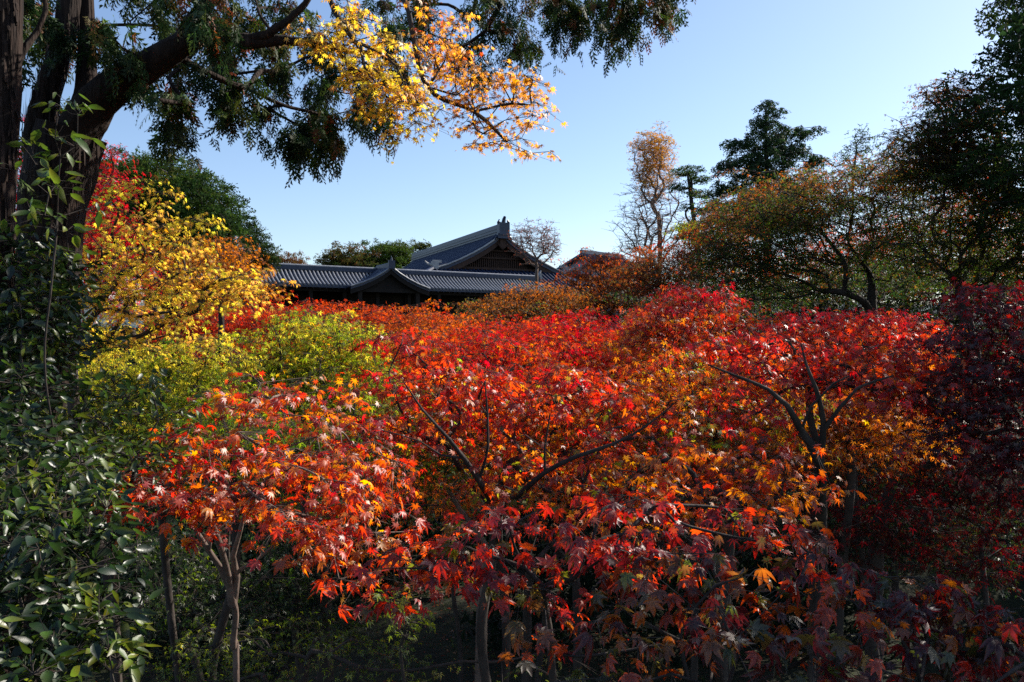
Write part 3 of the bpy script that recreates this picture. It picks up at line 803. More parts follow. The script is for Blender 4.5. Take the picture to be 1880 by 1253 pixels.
tree('broadleaf_tree', 'tree', 'wide olive brown tree above the corridor roof, left of the darker one', (640, 130), [(640, 500, 130)],
     [(640, 485, 46, 26, 130), (615, 480, 22, 18, 128), (640, 515, 50, 30, 130)], size=0.5, cov=3.2, per=20, sr=1.0, pals=pal('dgreen', 'olive', 'brown'), pt=(.45, .3), hbias=.4, r_base=.4, r_tip=.03, group=G1, shell=.8, **BROAD)
tree('broadleaf_tree', 'tree', 'taller dark green tree above the corridor roof near the temple roof', (705, 134), [(705, 500, 134)],
     [(705, 475, 44, 26, 134), (725, 470, 26, 22, 134), (690, 505, 60, 34, 134)], size=0.5, cov=3.2, per=20, sr=1.0, pals=pal('dgreen', 'green', 'olive'), pt=(.4, .3), hbias=.4, r_base=.4, r_tip=.03, group=G1, shell=.75, **BROAD)
tree('broadleaf_tree', 'tree', 'small tree tip peeping over the left slope of the temple roof', (770, 138), [(768, 470, 138)],
     [(765, 458, 17, 14, 138), (780, 455, 8, 8, 138), (760, 490, 26, 20, 138)], size=0.5, cov=2.2, per=14, sr=0.9, pals=pal('dgreen', 'olive'), r_base=.3, r_tip=.03, group=G1, **BROAD)
tree('bare_tree', 'tree', 'nearly bare tree with pinkish buds right of the temple gable', (985, 60), [(985, 500, 60)],
     [(985, 445, 36, 32, 60), (960, 440, 20, 20, 60), (1005, 450, 20, 26, 60)], leaf='far', mat='broad', size=0.10, cov=0.5, per=9, sr=0.5, form='ball', pals=pal('pink', 'rust'), r_base=.12, r_tip=.014, twigs=7, minpx=3, group=G1, bark='pale', shell=.3)
tree('tall_tree', 'tree', 'tall slender tree with thin pale orange leaves at its top', (1212, 55), [(1212, 480, 55), (1210, 400, 55)],
     [(1198, 280, 34, 36, 55, 1.2, 2.6), (1210, 330, 30, 40, 55, 1.5), (1185, 330, 20, 40, 55)], leaf='far', mat='broad', size=0.16, cov=1.15, per=24, sr=0.5, form='ball', pals=pal('peach', 'amber', 'yellow'), pt=(.45, .3), r_base=.15, r_tip=.010, twigs=8, minpx=3.4, bark='pale', shell=.3, attach=1, vj=.2)
tree('bare_tree', 'tree', 'leafless fine twigged tree in front of the tall orange tree', (1205, 54), [(1207, 490, 54)],
     [(1200, 380, 52, 60, 54, 2), (1190, 430, 52, 40, 54), (1160, 450, 22, 24, 54)], leaf='far', mat='broad', size=0.10, cov=0.13, per=6, sr=0.8, form='ball', pals=pal('pink', 'amber'), r_base=.16, r_tip=.015, twigs=7, minpx=2.6, bark='pale', shell=.2)
tree('pine_tree', 'tree', 'cloud pruned pine with flat needle pads beside the tall orange tree', (1285, 44), [(1282, 470, 44), (1276, 420, 44), (1268, 360, 44), (1262, 322, 44)],
     [(1262, 316, 26, 8, 44, .8), (1285, 332, 18, 6, 44, .6), (1250, 346, 18, 5, 44, .5), (1282, 358, 22, 6, 44, .7), (1262, 382, 12, 5, 44, .5), (1290, 390, 16, 6, 44, .5), (1270, 418, 26, 7, 44, .7), (1290, 445, 22, 7, 44, .7), (1250, 436, 14, 6, 44, .6)],
     leaf='clump', mat='needle', size=0.17, cov=3.2, per=16, sr=0.35, form='pad', rough=.08, pals=pal('dgreen', 'dgreen', 'green'), hbias=.2, r_base=.15, endk=.3, r_tip=.02, twigs=0, attach=4, minpx=5)
cone = []
for k in range(15):
    q = k/14; cone.append((1408 + (10*math.sin(k*2.2)), 186 + q*230, (9 + 98*q**0.85)*(1.08 if k % 3 == 0 else .78), 9, 42, 0.5 + 2.6*q))
for k, (x_, y_) in enumerate(((1478, 238), (1350, 262), (1492, 292), (1335, 300), (1312, 372), (1490, 340), (1325, 345), (1462, 268))):
    cone.append((x_, y_, 18, 9, 42, .8, 1.2))
tree('cedar_tree', 'tree', 'tall dark conifer with drooping tiers standing above the right bank', (1408, 42), [(1408, 450, 42), (1408, 360, 42), (1407, 280, 42), (1406, 225, 42), (1405, 205, 42)],
     cone, leaf='clump', mat='needle', size=0.20, cov=4.6, per=34, sr=0.45, form='hang', pals=pal('bluegreen', 'dgreen', 'dgreen'), r_base=.2, r_tip=.02, endk=.1, power=.8, twigs=3, attach=5, minpx=4.4, up=-.1)
tree('pine_tree', 'tree', 'feathery pale pine top rising behind the right bank maples', (1565, 34), [(1565, 400, 34), (1566, 330, 34), (1572, 280, 34)],
     [(1580, 258, 18, 18, 34), (1560, 285, 28, 16, 34), (1590, 285, 16, 20, 34), (1545, 305, 20, 14, 34), (1580, 318, 26, 14, 34)],
     leaf='clump', mat='needle', size=0.14, cov=0.55, per=9, sr=0.4, form='ball', pals=pal('dgreen', 'green', 'olive'), r_base=.05, endk=.3, r_tip=.012, twigs=5, attach=3, minpx=6)

# ------------------------------------------------------------------ middle distance: right bank
MID = dict(leaf='far', mat='maplefar', form='spray', twigs=3, sides=6, minpx=4.6, group=G3)
tree('maple_tree', 'tree', 'brown red mounded maple right of the temple roof', (1105, 36), [(1105, 560, 36)],
     [(1105, 510, 60, 42, 36), (1075, 545, 50, 45, 35), (1145, 545, 60, 50, 35), (1115, 480, 30, 14, 36)], size=.10, cov=2.3, per=42, sr=.6, pals=pal('brown', 'rust', 'rust', 'red'), hbias=.4, r_base=.14, r_tip=.01, **MID)
tree('maple_tree', 'tree', 'orange brown maple spreading over the right end of the corridor', (965, 30), [(965, 590, 30), (966, 540, 30)],
     [(945, 560, 80, 26, 30), (1000, 545, 56, 24, 30), (900, 572, 55, 22, 30), (1040, 560, 60, 30, 30), (960, 522, 26, 8, 30, .5, .4), (965, 580, 110, 22, 29)], size=.08, cov=2.0, per=40, sr=.5, pals=pal('olive', 'brown', 'rust', 'orange'), pt=(.5, .35), hbias=.2, r_base=.11, r_tip=.008, **MID)
tree('maple_tree', 'tree', 'dark red brown maple at the foot of the tall slender tree', (1240, 30), [(1240, 560, 30), (1242, 520, 30)],
     [(1230, 490, 80, 40, 30), (1300, 460, 70, 50, 30), (1215, 530, 90, 44, 29), (1180, 500, 40, 30, 30), (1330, 420, 50, 36, 30), (1300, 540, 90, 44, 29)], size=.09, cov=2.0, per=42, sr=.55, pals=pal('olive', 'brown', 'rust', 'red'), hbias=.4, r_base=.13, r_tip=.009, **MID)
tree('maple_tree', 'tree', 'small bright yellow green maple below the pruned pine', (1265, 36), [(1265, 480, 36)],
     [(1262, 418, 26, 12, 34), (1275, 432, 20, 10, 34)], size=.09, cov=2.4, per=20, sr=.4, pals=pal('green', 'ygreen', 'yellow'), r_base=.08, r_tip=.008, **MID)
tree('maple_tree', 'tree', 'broad olive and orange maple with a dark forked trunk on the right bank', (1600, 19), [(1601, 575, 19), (1600, 512, 19)],
     [(1440, 370, 110, 44, 19, 1.6), (1560, 345, 110, 44, 19, 1.6), (1400, 430, 110, 56, 19), (1520, 430, 120, 66, 18.5, 1.2, .6), (1640, 400, 90, 60, 19, 1.2, .7), (1350, 480, 70, 40, 19), (1320, 390, 40, 30, 20, 1, .7), (1450, 510, 100, 40, 19, .9, .7), (1660, 320, 60, 40, 19), (1360, 540, 90, 30, 19.5, .8, .7), (1640, 500, 80, 40, 19.5, 1, .6)],
     size=.06, cov=1.9, per=50, sr=.40, pals=pal('dgreen', 'green', 'olive', 'brown', 'rust', 'rust'), pt=(.32, .3), hbias=.7, r_base=.13, r_tip=.008, power=.62, **{**MID, 'twigs': 5})
tree('maple_tree', 'tree', 'dusky olive maple with a dark trunk further along the right bank', (1765, 17), [(1765, 560, 17), (1762, 520, 17)],
     [(1760, 380, 110, 70, 17, 1.4), (1850, 440, 80, 70, 17), (1700, 460, 80, 50, 17, 1, .7), (1720, 300, 60, 50, 17), (1830, 320, 80, 60, 17, 1.2, .7), (1790, 500, 90, 30, 17, 1, .6)],
     size=.06, cov=1.8, per=50, sr=.38, pals=pal('green', 'olive', 'olive', 'rust'), pt=(.42, .35), hbias=.3, r_base=.13, r_tip=.008, power=.62, **{**MID, 'twigs': 5})
tree('maple_tree', 'tree', 'rust red maple glimpsed through the branches of the right bank', (1660, 27), [(1660, 540, 27)],
     [(1560, 470, 90, 50, 27), (1680, 460, 90, 60, 27), (1790, 400, 70, 60, 27), (1450, 500, 90, 50, 27), (1840, 480, 60, 60, 27)], size=.10, cov=1.5, per=30, sr=.5, pals=pal('rust', 'red', 'orange'), r_base=.13, r_tip=.008, **MID)
tree('maple_tree', 'tree', 'dark green undergrowth maple beneath the right bank trees', (1480, 24), [(1480, 600, 24)],
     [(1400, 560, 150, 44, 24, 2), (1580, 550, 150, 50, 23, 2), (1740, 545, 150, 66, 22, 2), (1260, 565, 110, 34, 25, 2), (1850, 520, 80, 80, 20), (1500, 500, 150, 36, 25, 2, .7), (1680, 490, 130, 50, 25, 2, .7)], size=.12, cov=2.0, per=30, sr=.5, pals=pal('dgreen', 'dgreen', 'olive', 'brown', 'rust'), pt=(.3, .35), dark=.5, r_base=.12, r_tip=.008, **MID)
# big evergreens at the right edge, the closest unseen and shaped for shade
tree('evergreen_tree', 'tree', 'huge dark evergreen filling the upper right corner', (2060, 15.5), [(2050, 500, 15.5), (2040, 300, 15.5), (2030, 120, 15.5), (2020, -50, 15.5)],
     [(1880, 150, 60, 70, 15.5, 1.8), (1930, 20, 60, 80, 15.5, 1.6), (1810, 200, 60, 36, 15, 1.2, .7), (1860, 280, 60, 50, 15, 1.4), (2040, 160, 120, 150, 15.5, 2.4), (2040, -60, 120, 130, 15.5, 2.4), (1890, 380, 50, 40, 15, 1.2, .8), (2080, 380, 130, 120, 15.5, 2.2)],
     leaf='clump', mat='broad', form='spray', size=.15, cov=2.6, per=30, sr=.45, pals=pal('bluegreen', 'dgreen', 'dgreen', 'olive'), r_base=.3, r_tip=.012, twigs=5, minpx=6, attach=4, pitch=(.3, .5))
tree('broadleaf_tree', 'tree', 'brown and olive tinged tree leaning out below the corner evergreen', (1960, 17), [(1930, 500, 17), (1880, 380, 17)],
     [(1730, 165, 34, 20, 17), (1770, 200, 60, 40, 17), (1690, 250, 50, 32, 17), (1760, 250, 70, 40, 17), (1700, 300, 60, 30, 17), (1800, 320, 60, 40, 17)], leaf='far', mat='maplefar', form='spray', size=.07, cov=2.2, per=30, sr=.4,
     pals=pal('dgreen', 'olive', 'brown', 'rust'), pt=(.45, .35), hbias=.5, r_base=.14, r_tip=.009, twigs=5, minpx=4.6)
def world_ell(x, y, z, rx, rz, ry=None):
    return (940 + x/y*FPX, HY - (z - CZ)/y*FPX, rx/y*FPX, rz/y*FPX, y, ry or rx)
tree('evergreen_tree', 'tree', 'unseen dark tree close on the right, crown shaped to shade the lower right', (940 + 7.6/6.2*FPX, 6.2), [(940 + 7.6/6.2*FPX, 626, 6.2), (940 + 7.6/6.2*FPX, 300, 6.2)],
     [world_ell(7.0, 7.0, 7.6, 2.1, 1.8), world_ell(6.4, 5.7, 7.8, 1.4, 1.3), world_ell(8.6, 9.8, 6.0, 1.5, 1.6), world_ell(5.2, 4.2, 6.9, 1.0, .9), world_ell(4.5, 4.3, 7.3, .7, .45), world_ell(3.9, 3.8, 6.5, .9, .5, .8)],  # crown lobes out of view, placed to block sun over the lower right
     leaf='clump', mat='broad', form='ball', size=.22, cov=1.0, per=40, sr=.5, pals=pal('bluegreen', 'dgreen', 'dgreen'), r_base=.22, r_tip=.012, twigs=3, minpx=6, attach=2)

# ------------------------------------------------------------------ the red sea of maples in the valley, far to near
SEA = dict(leaf='maple_far', mat='maplefar', form='spray', twigs=3, sides=5, rough=.32, minpx=5.6, group=G2)
tree('maple_tree', 'tree', 'orange red maple crown just below the left part of the corridor', (420, 22), [(425, 640, 22)],
     [(400, 610, 90, 36, 22), (470, 590, 80, 30, 22), (540, 585, 70, 24, 22), (380, 575, 36, 20, 22), (430, 650, 100, 26, 20)], size=.07, cov=3.0, per=32, sr=.42, pals=pal('rust', 'scarlet', 'red', 'red'), hbias=.2, r_base=.1, r_tip=.006, **SEA)
tree('maple_tree', 'tree', 'red orange maple crown in front of the gabled pavilion', (610, 21), [(612, 640, 21)],
     [(600, 585, 60, 26, 21), (640, 590, 50, 26, 21), (700, 590, 46, 24, 21), (620, 630, 110, 24, 20)], size=.07, cov=3.0, per=32, sr=.42, pals=pal('rust', 'scarlet', 'scarlet', 'red'), hbias=.2, r_base=.1, r_tip=.006, **SEA)
tree('maple_tree', 'tree', 'orange maple crown below the right half of the corridor', (790, 20), [(790, 640, 20)],
     [(770, 590, 56, 26, 20), (830, 600, 56, 24, 20), (780, 640, 110, 34, 18), (860, 615, 46, 20, 20)], size=.07, cov=3.0, per=32, sr=.42, pals=pal('rust', 'orange', 'scarlet', 'red'), hbias=.1, r_base=.1, r_tip=.006, **SEA)
tree('maple_tree', 'tree', 'rusty red maple crown low in the centre of the valley', (960, 17), [(960, 660, 17)],
     [(930, 610, 60, 22, 17), (1000, 610, 60, 22, 17), (960, 650, 110, 36, 16)], size=.07, cov=3.0, per=32, sr=.4, pals=pal('rust', 'scarlet', 'red', 'crimson'), hbias=.3, r_base=.1, r_tip=.006, **SEA)
tree('maple_tree', 'tree', 'crimson maple crown right of centre with glossy leaves', (1075, 10.5), [(1078, 760, 10.5), (1080, 690, 10.5)],
     [(1070, 605, 66, 26, 10.5), (1020, 625, 60, 30, 10), (1110, 640, 70, 34, 10), (1050, 680, 110, 50, 9.5), (1090, 577, 22, 10, 10.5)], size=.065, cov=3.4, per=32, sr=.32, pals=pal('orange', 'scarlet', 'red', 'crimson', 'crimson'), pt=(.55, .35), hbias=.6, r_base=.042, r_tip=.004, **SEA)
tree('maple_tree', 'tree', 'bright crimson peaked maple crown highest of the red sea', (1265, 9), [(1262, 760, 9), (1262, 680, 9)],
     [(1275, 548, 56, 26, 9), (1240, 565, 50, 26, 9), (1205, 590, 46, 26, 8.6), (1300, 595, 80, 36, 9), (1240, 630, 90, 40, 8.6), (1180, 620, 40, 20, 8.6)], size=.062, cov=3.4, per=32, sr=.28, pals=pal('amber', 'orange', 'scarlet', 'red', 'crimson'), pt=(.6, .3), hbias=.7, r_base=.042, r_tip=.004, **{**SEA, 'mat': 'maple'})
tree('maple_tree', 'tree', 'orange maple with yellow patches below the crimson peak', (1310, 7.6), [(1310, 860, 7.6), (1315, 790, 7.6)],
     [(1230, 690, 80, 44, 7.6), (1340, 690, 90, 50, 7.6), (1260, 760, 100, 50, 7.4), (1400, 750, 70, 50, 7.4), (1180, 740, 60, 40, 7.6)], size=.06, cov=2.6, per=30, sr=.26, pals=pal('ygreen', 'amber', 'orange', 'scarlet', 'red'), pt=(.5, .35), hbias=.5, r_base=.042, r_tip=.0035, **{**SEA, 'mat': 'maple'})
tree('maple_tree', 'tree', 'red maple crowns forming the skyline left of the dark right edge', (1570, 8.6), [(1570, 720, 8.6), (1568, 690, 8.6)],
     [(1480, 590, 56, 24, 8.6), (1560, 600, 90, 24, 8.6), (1650, 590, 50, 22, 8.6), (1600, 640, 110, 34, 8.4), (1430, 620, 60, 30, 8.4), (1680, 640, 50, 30, 8.4)], size=.062, cov=3.2, per=32, sr=.28, pals=pal('orange', 'scarlet', 'red', 'crimson'), pt=(.65, .3), hbias=.5, r_base=.042, r_tip=.004, **{**SEA, 'mat': 'maple'})
tree('maple_tree', 'tree', 'glowing orange maple seen through the forked trunk on the right', (1560, 8), [(1562, 900, 8), (1560, 820, 8)],
     [(1480, 735, 80, 36, 8), (1580, 745, 90, 36, 8), (1640, 700, 60, 30, 8), (1540, 790, 110, 40, 7.8), (1680, 780, 50, 30, 8)], size=.06, cov=2.6, per=30, sr=.28, pals=pal('amber', 'orange', 'orange', 'scarlet'), pt=(.5, .35), hbias=.2, r_base=.042, r_tip=.0035, **{**SEA, 'mat': 'maple'})
tree('maple_tree', 'tree', 'deep crimson maple crown darkened for shade on the right edge', (1990, 5.8), [(1960, 900, 5.7), (1900, 780, 5.6)],
     [(1760, 545, 36, 20, 5.8), (1830, 560, 70, 50, 5.6), (1800, 640, 100, 60, 5.6), (1880, 700, 80, 80, 5.4), (1770, 740, 90, 60, 5.4), (1850, 830, 80, 60, 5.3)], size=.06, cov=2.2, per=30, sr=.24, pals=pal('deep', 'plum', 'crimson', 'red'), pt=(.35, .3), hbias=.5, r_base=.032, r_tip=.0035, leaf='maple_mid', single=60, twigs=6, minpx=4, group=G2, dark=.5)  # leaf colour halved to stand in for shade
FILL = dict(leaf='maple_far', mat='maplefar', form='spray', twigs=0, sides=5, minpx=5.0, group=G2, size=.07, cov=1.5, per=30, sr=.34, r_base=.032, r_tip=.004)
tree('maple_tree', 'tree', 'dim orange maple layer behind the central red maple', (820, 11), [(820, 900, 11)],
     [(760, 720, 120, 50, 11), (900, 790, 130, 60, 11), (1050, 780, 120, 60, 11), (960, 700, 100, 40, 12), (700, 850, 110, 60, 10.5), (860, 890, 130, 50, 10.5)], pals=pal('green', 'brown', 'orange', 'scarlet'), pt=(.6, .35), hbias=.3, **FILL)
tree('maple_tree', 'tree', 'dim red maple layer behind the orange glow right of centre', (1250, 12), [(1250, 900, 12)],
     [(1180, 700, 120, 50, 12), (1330, 720, 130, 60, 12), (1480, 700, 120, 50, 12), (1220, 820, 120, 60, 11.5), (1400, 840, 130, 60, 11.5), (1600, 700, 100, 50, 12), (1620, 830, 120, 60, 11.5)], pals=pal('brown', 'rust', 'scarlet', 'red'), pt=(.6, .35), hbias=.3, **FILL)
tree('maple_tree', 'tree', 'purple red maple layer darkened for the shade at far right', (1800, 9), [(1800, 1000, 9)],
     [(1720, 860, 100, 70, 9), (1840, 900, 90, 90, 8.6), (1780, 760, 110, 60, 9), (1700, 700, 70, 40, 9.4), (1670, 960, 90, 60, 8), (1800, 1020, 90, 50, 7.6), (1560, 960, 80, 50, 8.4)], pals=pal('dgreen', 'deep', 'plum', 'deep', 'crimson'), pt=(.4, .3), dark=.4, **FILL)  # shade of the right edge put into the leaf colour
tree('maple_tree', 'tree', 'olive maple layer behind the red maple at lower left', (420, 11), [(420, 950, 11)],
     [(330, 800, 120, 60, 11), (480, 820, 130, 60, 11), (600, 780, 110, 60, 11), (200, 850, 110, 80, 11), (400, 720, 120, 40, 12), (540, 900, 120, 50, 10.5)], pals=pal('dgreen', 'green', 'olive', 'ygreen', 'brown'), dark=.8, **FILL)
# left side maples
tree('maple_tree', 'tree', 'crimson maple glowing behind the cypress trunk', (130, 12), [(130, 620, 12), (132, 560, 12)],
     [(160, 420, 60, 90, 12), (180, 310, 36, 50, 12), (40, 340, 50, 80, 12), (110, 480, 110, 70, 12), (210, 500, 60, 60, 12), (30, 460, 50, 60, 12)], size=.07, cov=2.4, per=30, sr=.36, pals=pal('rust', 'red', 'crimson', 'crimson'), pt=(.7, .2), r_base=.08, r_tip=.005, **SEA)
tree('maple_tree', 'tree', 'amber brown maple between the yellow maple and the round evergreen', (400, 16), [(405, 620, 16), (405, 560, 16)],
     [(400, 465, 46, 30, 16), (430, 490, 36, 30, 16), (360, 490, 50, 30, 16), (440, 525, 50, 30, 16)], size=.07, cov=1.8, per=30, sr=.36, pals=pal('brown', 'orange', 'amber'), pt=(.5, .3), r_base=.06, r_tip=.005, **SEA)
tree('maple_tree', 'tree', 'golden yellow maple arching right from the cypress trunk', (190, 6.6), [(150, 900, 6.6), (130, 640, 6.6), (136, 575, 6.6)],
     [(205, 335, 20, 34, 6.6, .3, .4), (240, 375, 36, 26, 6.6, .5, .8), (245, 440, 56, 36, 6.6, .7), (300, 440, 70, 30, 6.6, .6, .8), (290, 500, 120, 34, 6.4), (390, 515, 60, 26, 6.4), (445, 535, 40, 20, 6.3, .4, .8), (480, 520, 26, 18, 6.2, .3, .7), (290, 560, 130, 30, 6.4, .6, .8), (210, 560, 60, 36, 6.4, .5, .8), (290, 350, 26, 10, 6.6, .3, .8), (370, 405, 18, 8, 6.6, .3, .8), (220, 620, 100, 30, 6.5, .6, .8)],
     size=.050, cov=1.45, per=26, sr=.22, pals=pal('lemon', 'yellow', 'peach', 'amber'), pt=(.36, .28), r_base=.045, r_tip=.0028, leaf='maple_mid', mat='maplefar', single=300, twigs=8, group=G2, vj=.15)
tree('maple_tree', 'tree', 'yellow green maple spreading across the left centre', (560, 8.4), [(560, 900, 8.4), (562, 780, 8.4)],
     [(580, 590, 60, 26, 8.6, .6), (640, 620, 56, 30, 8.4), (520, 630, 70, 34, 8.4), (600, 670, 90, 40, 8.2), (480, 690, 70, 40, 8.2), (560, 740, 120, 40, 8), (680, 690, 40, 40, 8.2)],
     size=.058, cov=2.7, per=28, sr=.26, pals=pal('green', 'ygreen', 'ygreen', 'lemon', 'amber'), pt=(.5, .3), hbias=.3, r_base=.038, r_tip=.003, leaf='maple_far', mat='maplefar', twigs=7, group=G2)
tree('maple_tree', 'tree', 'green and gold maple under the yellow maple at left', (300, 7.4), [(298, 950, 7.4), (300, 800, 7.4)],
     [(360, 650, 80, 40, 7.4), (250, 680, 90, 40, 7.4), (180, 720, 90, 50, 7.2), (350, 730, 90, 50, 7.2), (260, 790, 110, 50, 7), (130, 660, 50, 50, 7.4)],
     size=.056, cov=2.5, per=28, sr=.24, pals=pal('green', 'ygreen', 'lemon', 'yellow'), pt=(.42, .3), hbias=.5, r_base=.034, r_tip=.003, leaf='maple_far', mat='maplefar', twigs=7, group=G2)
tree('maple_tree', 'tree', 'mid green maple filling the gap below the yellow green crown', (430, 6.6), [(432, 1050, 6.6), (430, 900, 6.6)],
     [(450, 780, 110, 50, 6.6), (560, 820, 110, 50, 6.6), (380, 850, 90, 40, 6.6), (690, 780, 60, 50, 6.8), (640, 870, 90, 40, 6.8), (800, 840, 70, 50, 7)],
     size=.056, cov=1.7, per=26, sr=.25, pals=pal('dgreen', 'green', 'ygreen', 'rust'), pt=(.45, .35), hbias=.3, r_base=.034, r_tip=.003, leaf='maple_far', mat='maplefar', twigs=6, group=G2)
tree('maple_tree', 'tree', 'red maple behind the centre with its top against the corridor', (905, 7.6), [(905, 950, 7.6), (900, 800, 7.6)],
     [(800, 650, 70, 32, 7.8), (880, 640, 70, 30, 7.8), (740, 620, 36, 18, 7.8), (960, 650, 60, 30, 7.8), (850, 700, 110, 44, 7.4), (990, 720, 80, 44, 7.4), (920, 780, 110, 44, 7.2), (1100, 760, 80, 50, 7.2), (1060, 850, 90, 50, 7)],
     size=.062, cov=2.4, per=30, sr=.28, pals=pal('amber', 'orange', 'scarlet', 'red', 'crimson'), pt=(.6, .3), hbias=.5, r_base=.042, r_tip=.0035, leaf='maple_far', mat='maplefar', twigs=7, group=G2)
# ------------------------------------------------------------------ near maples with single leaves
NEAR = dict(leaf='maple_near', mat='maple', form='spray', twigs=7, single=300, group='near maples around the viewpoint')
def limb(name, root, b, pts, mat='cypbark', n=14, bump=.08):
    q = [P(x, y, D) for x, y, D, w_ in pts]; rr = [w_/2/FPX*D for x, y, D, w_ in pts]
    q, rr = resample(q, rr, 0.10); V, F = tube(q, rr, n, bump)
    return mesh_np(name, V, F, M[mat], root, base=b, smooth=True)
lft = tree('maple_tree', 'tree', 'red leaved maple reaching left above the pale trunk', (432, 5.4), [(434, 1250, 5.4), (428, 1190, 5.35), (433, 1130, 5.3), (426, 1095, 5.2)],
     [(430, 730, 50, 20, 4.6, .25), (500, 745, 70, 26, 4.5), (580, 770, 50, 30, 4.5), (350, 820, 60, 28, 4.2), (450, 830, 90, 34, 4.1), (560, 850, 90, 34, 4.1), (300, 880, 80, 22, 3.9), (420, 900, 90, 26, 3.9), (540, 930, 90, 26, 3.8), (190, 905, 30, 14, 3.9, .2), (640, 900, 60, 30, 3.9), (600, 960, 40, 22, 3.7), (330, 790, 40, 16, 4.2), (660, 800, 60, 34, 4.6), (250, 900, 60, 18, 3.9), (700, 860, 60, 34, 4.4), (640, 720, 40, 16, 4.6), (700, 930, 60, 26, 4.2), (640, 960, 60, 20, 4.0), (520, 700, 60, 14, 4.8), (240, 860, 40, 12, 4.0), (740, 1000, 60, 20, 4.0), (610, 1010, 34, 16, 3.8), (220, 890, 44, 14, 3.9, .3), (300, 930, 60, 12, 3.9, .3), (420, 940, 80, 14, 3.8), (680, 1030, 40, 12, 3.8, .3)],
     size=.060, cov=1.7, per=15, sr=.16, pals=pal('amber', 'orange', 'scarlet', 'red', 'crimson'), pt=(.5, .3), hbias=.2, r_base=.021, r_tip=.0022, bark='pale', **NEAR)
for pts in ([(427, 1110, 5.2, 17), (422, 1078, 5.15, 15), (404, 1042, 5.1, 12), (384, 1012, 5.05, 10), (366, 985, 5.0, 9), (352, 962, 4.95, 7), (338, 930, 4.9, 5), (330, 880, 4.8, 3)],
            [(428, 1105, 5.2, 16), (434, 1060, 5.15, 13), (428, 1020, 5.1, 10), (440, 980, 5.05, 8), (452, 930, 5.0, 6), (470, 870, 4.9, 4)],
            [(384, 1012, 5.05, 6), (388, 985, 5.0, 5), (384, 950, 5.0, 4), (392, 910, 4.9, 3)],
            [(436, 1050, 5.15, 8), (470, 1030, 5.1, 6), (520, 985, 5.0, 5), (560, 940, 4.8, 3)]):
    limb('branch', lft, np.array(lft.location), pts, 'pale', 9, .12)
ctr = tree('maple_tree', 'tree', 'central red maple with a dark forked trunk', (885, 5.3), [(884, 1180, 5.3), (900, 1050, 5.3), (915, 940, 5.3)],
     [(720, 620, 26, 16, 5.2, .2), (730, 700, 60, 36, 5.1), (850, 700, 90, 50, 5.3), (960, 730, 90, 50, 5.3), (790, 780, 70, 44, 5.1), (900, 830, 90, 40, 5.2, .4, .7), (1060, 700, 70, 34, 5.2), (1180, 740, 80, 34, 5), (1130, 810, 70, 34, 5), (700, 770, 50, 40, 5), (1000, 880, 110, 36, 4.9), (1240, 820, 60, 36, 5)],
     size=.060, cov=1.5, per=20, sr=.20, pals=pal('ygreen', 'orange', 'scarlet', 'red', 'crimson'), pt=(.56, .28), hbias=.5, r_base=.034, r_tip=.0025, power=.55, **NEAR)
for pts in ([(915, 1010, 5.22, 16.1), (912, 945, 4.97, 14.9), (884, 890, 4.72, 11.8), (852, 842, 4.62, 9.3), (824, 806, 4.52, 6.8), (775, 752, 4.52, 4.3), (740, 700, 4.52, 2.5)],
            [(912, 950, 4.97, 12.4), (950, 912, 4.82, 11.2), (1000, 868, 4.67, 9.3), (1060, 838, 4.57, 7.4), (1130, 814, 4.52, 5.6), (1190, 780, 4.52, 3.7), (1240, 740, 4.52, 1.9)],
            [(880, 882, 4.72, 6.2), (896, 820, 4.62, 5), (895, 760, 4.62, 3.7), (890, 700, 4.62, 2.5)],
            [(1000, 868, 4.67, 5), (1000, 820, 4.62, 3.7), (1010, 760, 4.62, 2.5)],
            [(852, 842, 4.62, 5), (810, 836, 4.52, 3.7), (770, 810, 4.52, 2.5), (700, 790, 4.52, 1.9)]):
    limb('branch', ctr, np.array(ctr.location), pts, 'bark', 9, .05)
rgt = tree('maple_tree', 'tree', 'red maple with a dark many forked trunk right of centre', (1515, 5.6), [(1512, 1050, 5.6), (1508, 900, 5.6), (1506, 838, 5.6)],
     [(1420, 640, 90, 36, 5.6), (1520, 660, 90, 36, 5.5), (1620, 670, 70, 36, 5.6), (1390, 700, 70, 30, 5.4), (1560, 700, 110, 26, 5.3), (1680, 700, 60, 24, 5.5), (1350, 750, 50, 26, 5.4), (1330, 640, 50, 26, 5.6)],
     size=.058, cov=1.6, per=20, sr=.19, pals=pal('orange', 'scarlet', 'red', 'crimson'), pt=(.6, .3), hbias=.3, r_base=.026, r_tip=.0028, power=.5, **NEAR)
for pts in ([(1508, 950, 5.52, 21.1), (1504, 850, 5.12, 18.6), (1470, 790, 5.02, 13.6), (1445, 745, 4.92, 10.5), (1410, 715, 4.92, 7.4), (1350, 690, 4.92, 5), (1300, 670, 4.92, 3.1)],
            [(1504, 850, 5.12, 14.9), (1512, 780, 5.02, 11.2), (1498, 715, 4.92, 8.1), (1480, 670, 4.92, 5), (1470, 630, 4.92, 2.5)],
            [(1512, 790, 5.02, 8.7), (1545, 745, 4.92, 6.8), (1575, 712, 4.92, 5), (1640, 690, 4.92, 3.1)],
            [(1470, 790, 5.02, 6.2), (1490, 745, 4.92, 5), (1530, 705, 4.92, 3.7), (1560, 690, 4.92, 2.5)]):
    limb('branch', rgt, np.array(rgt.location), pts, 'bark', 9, .05)
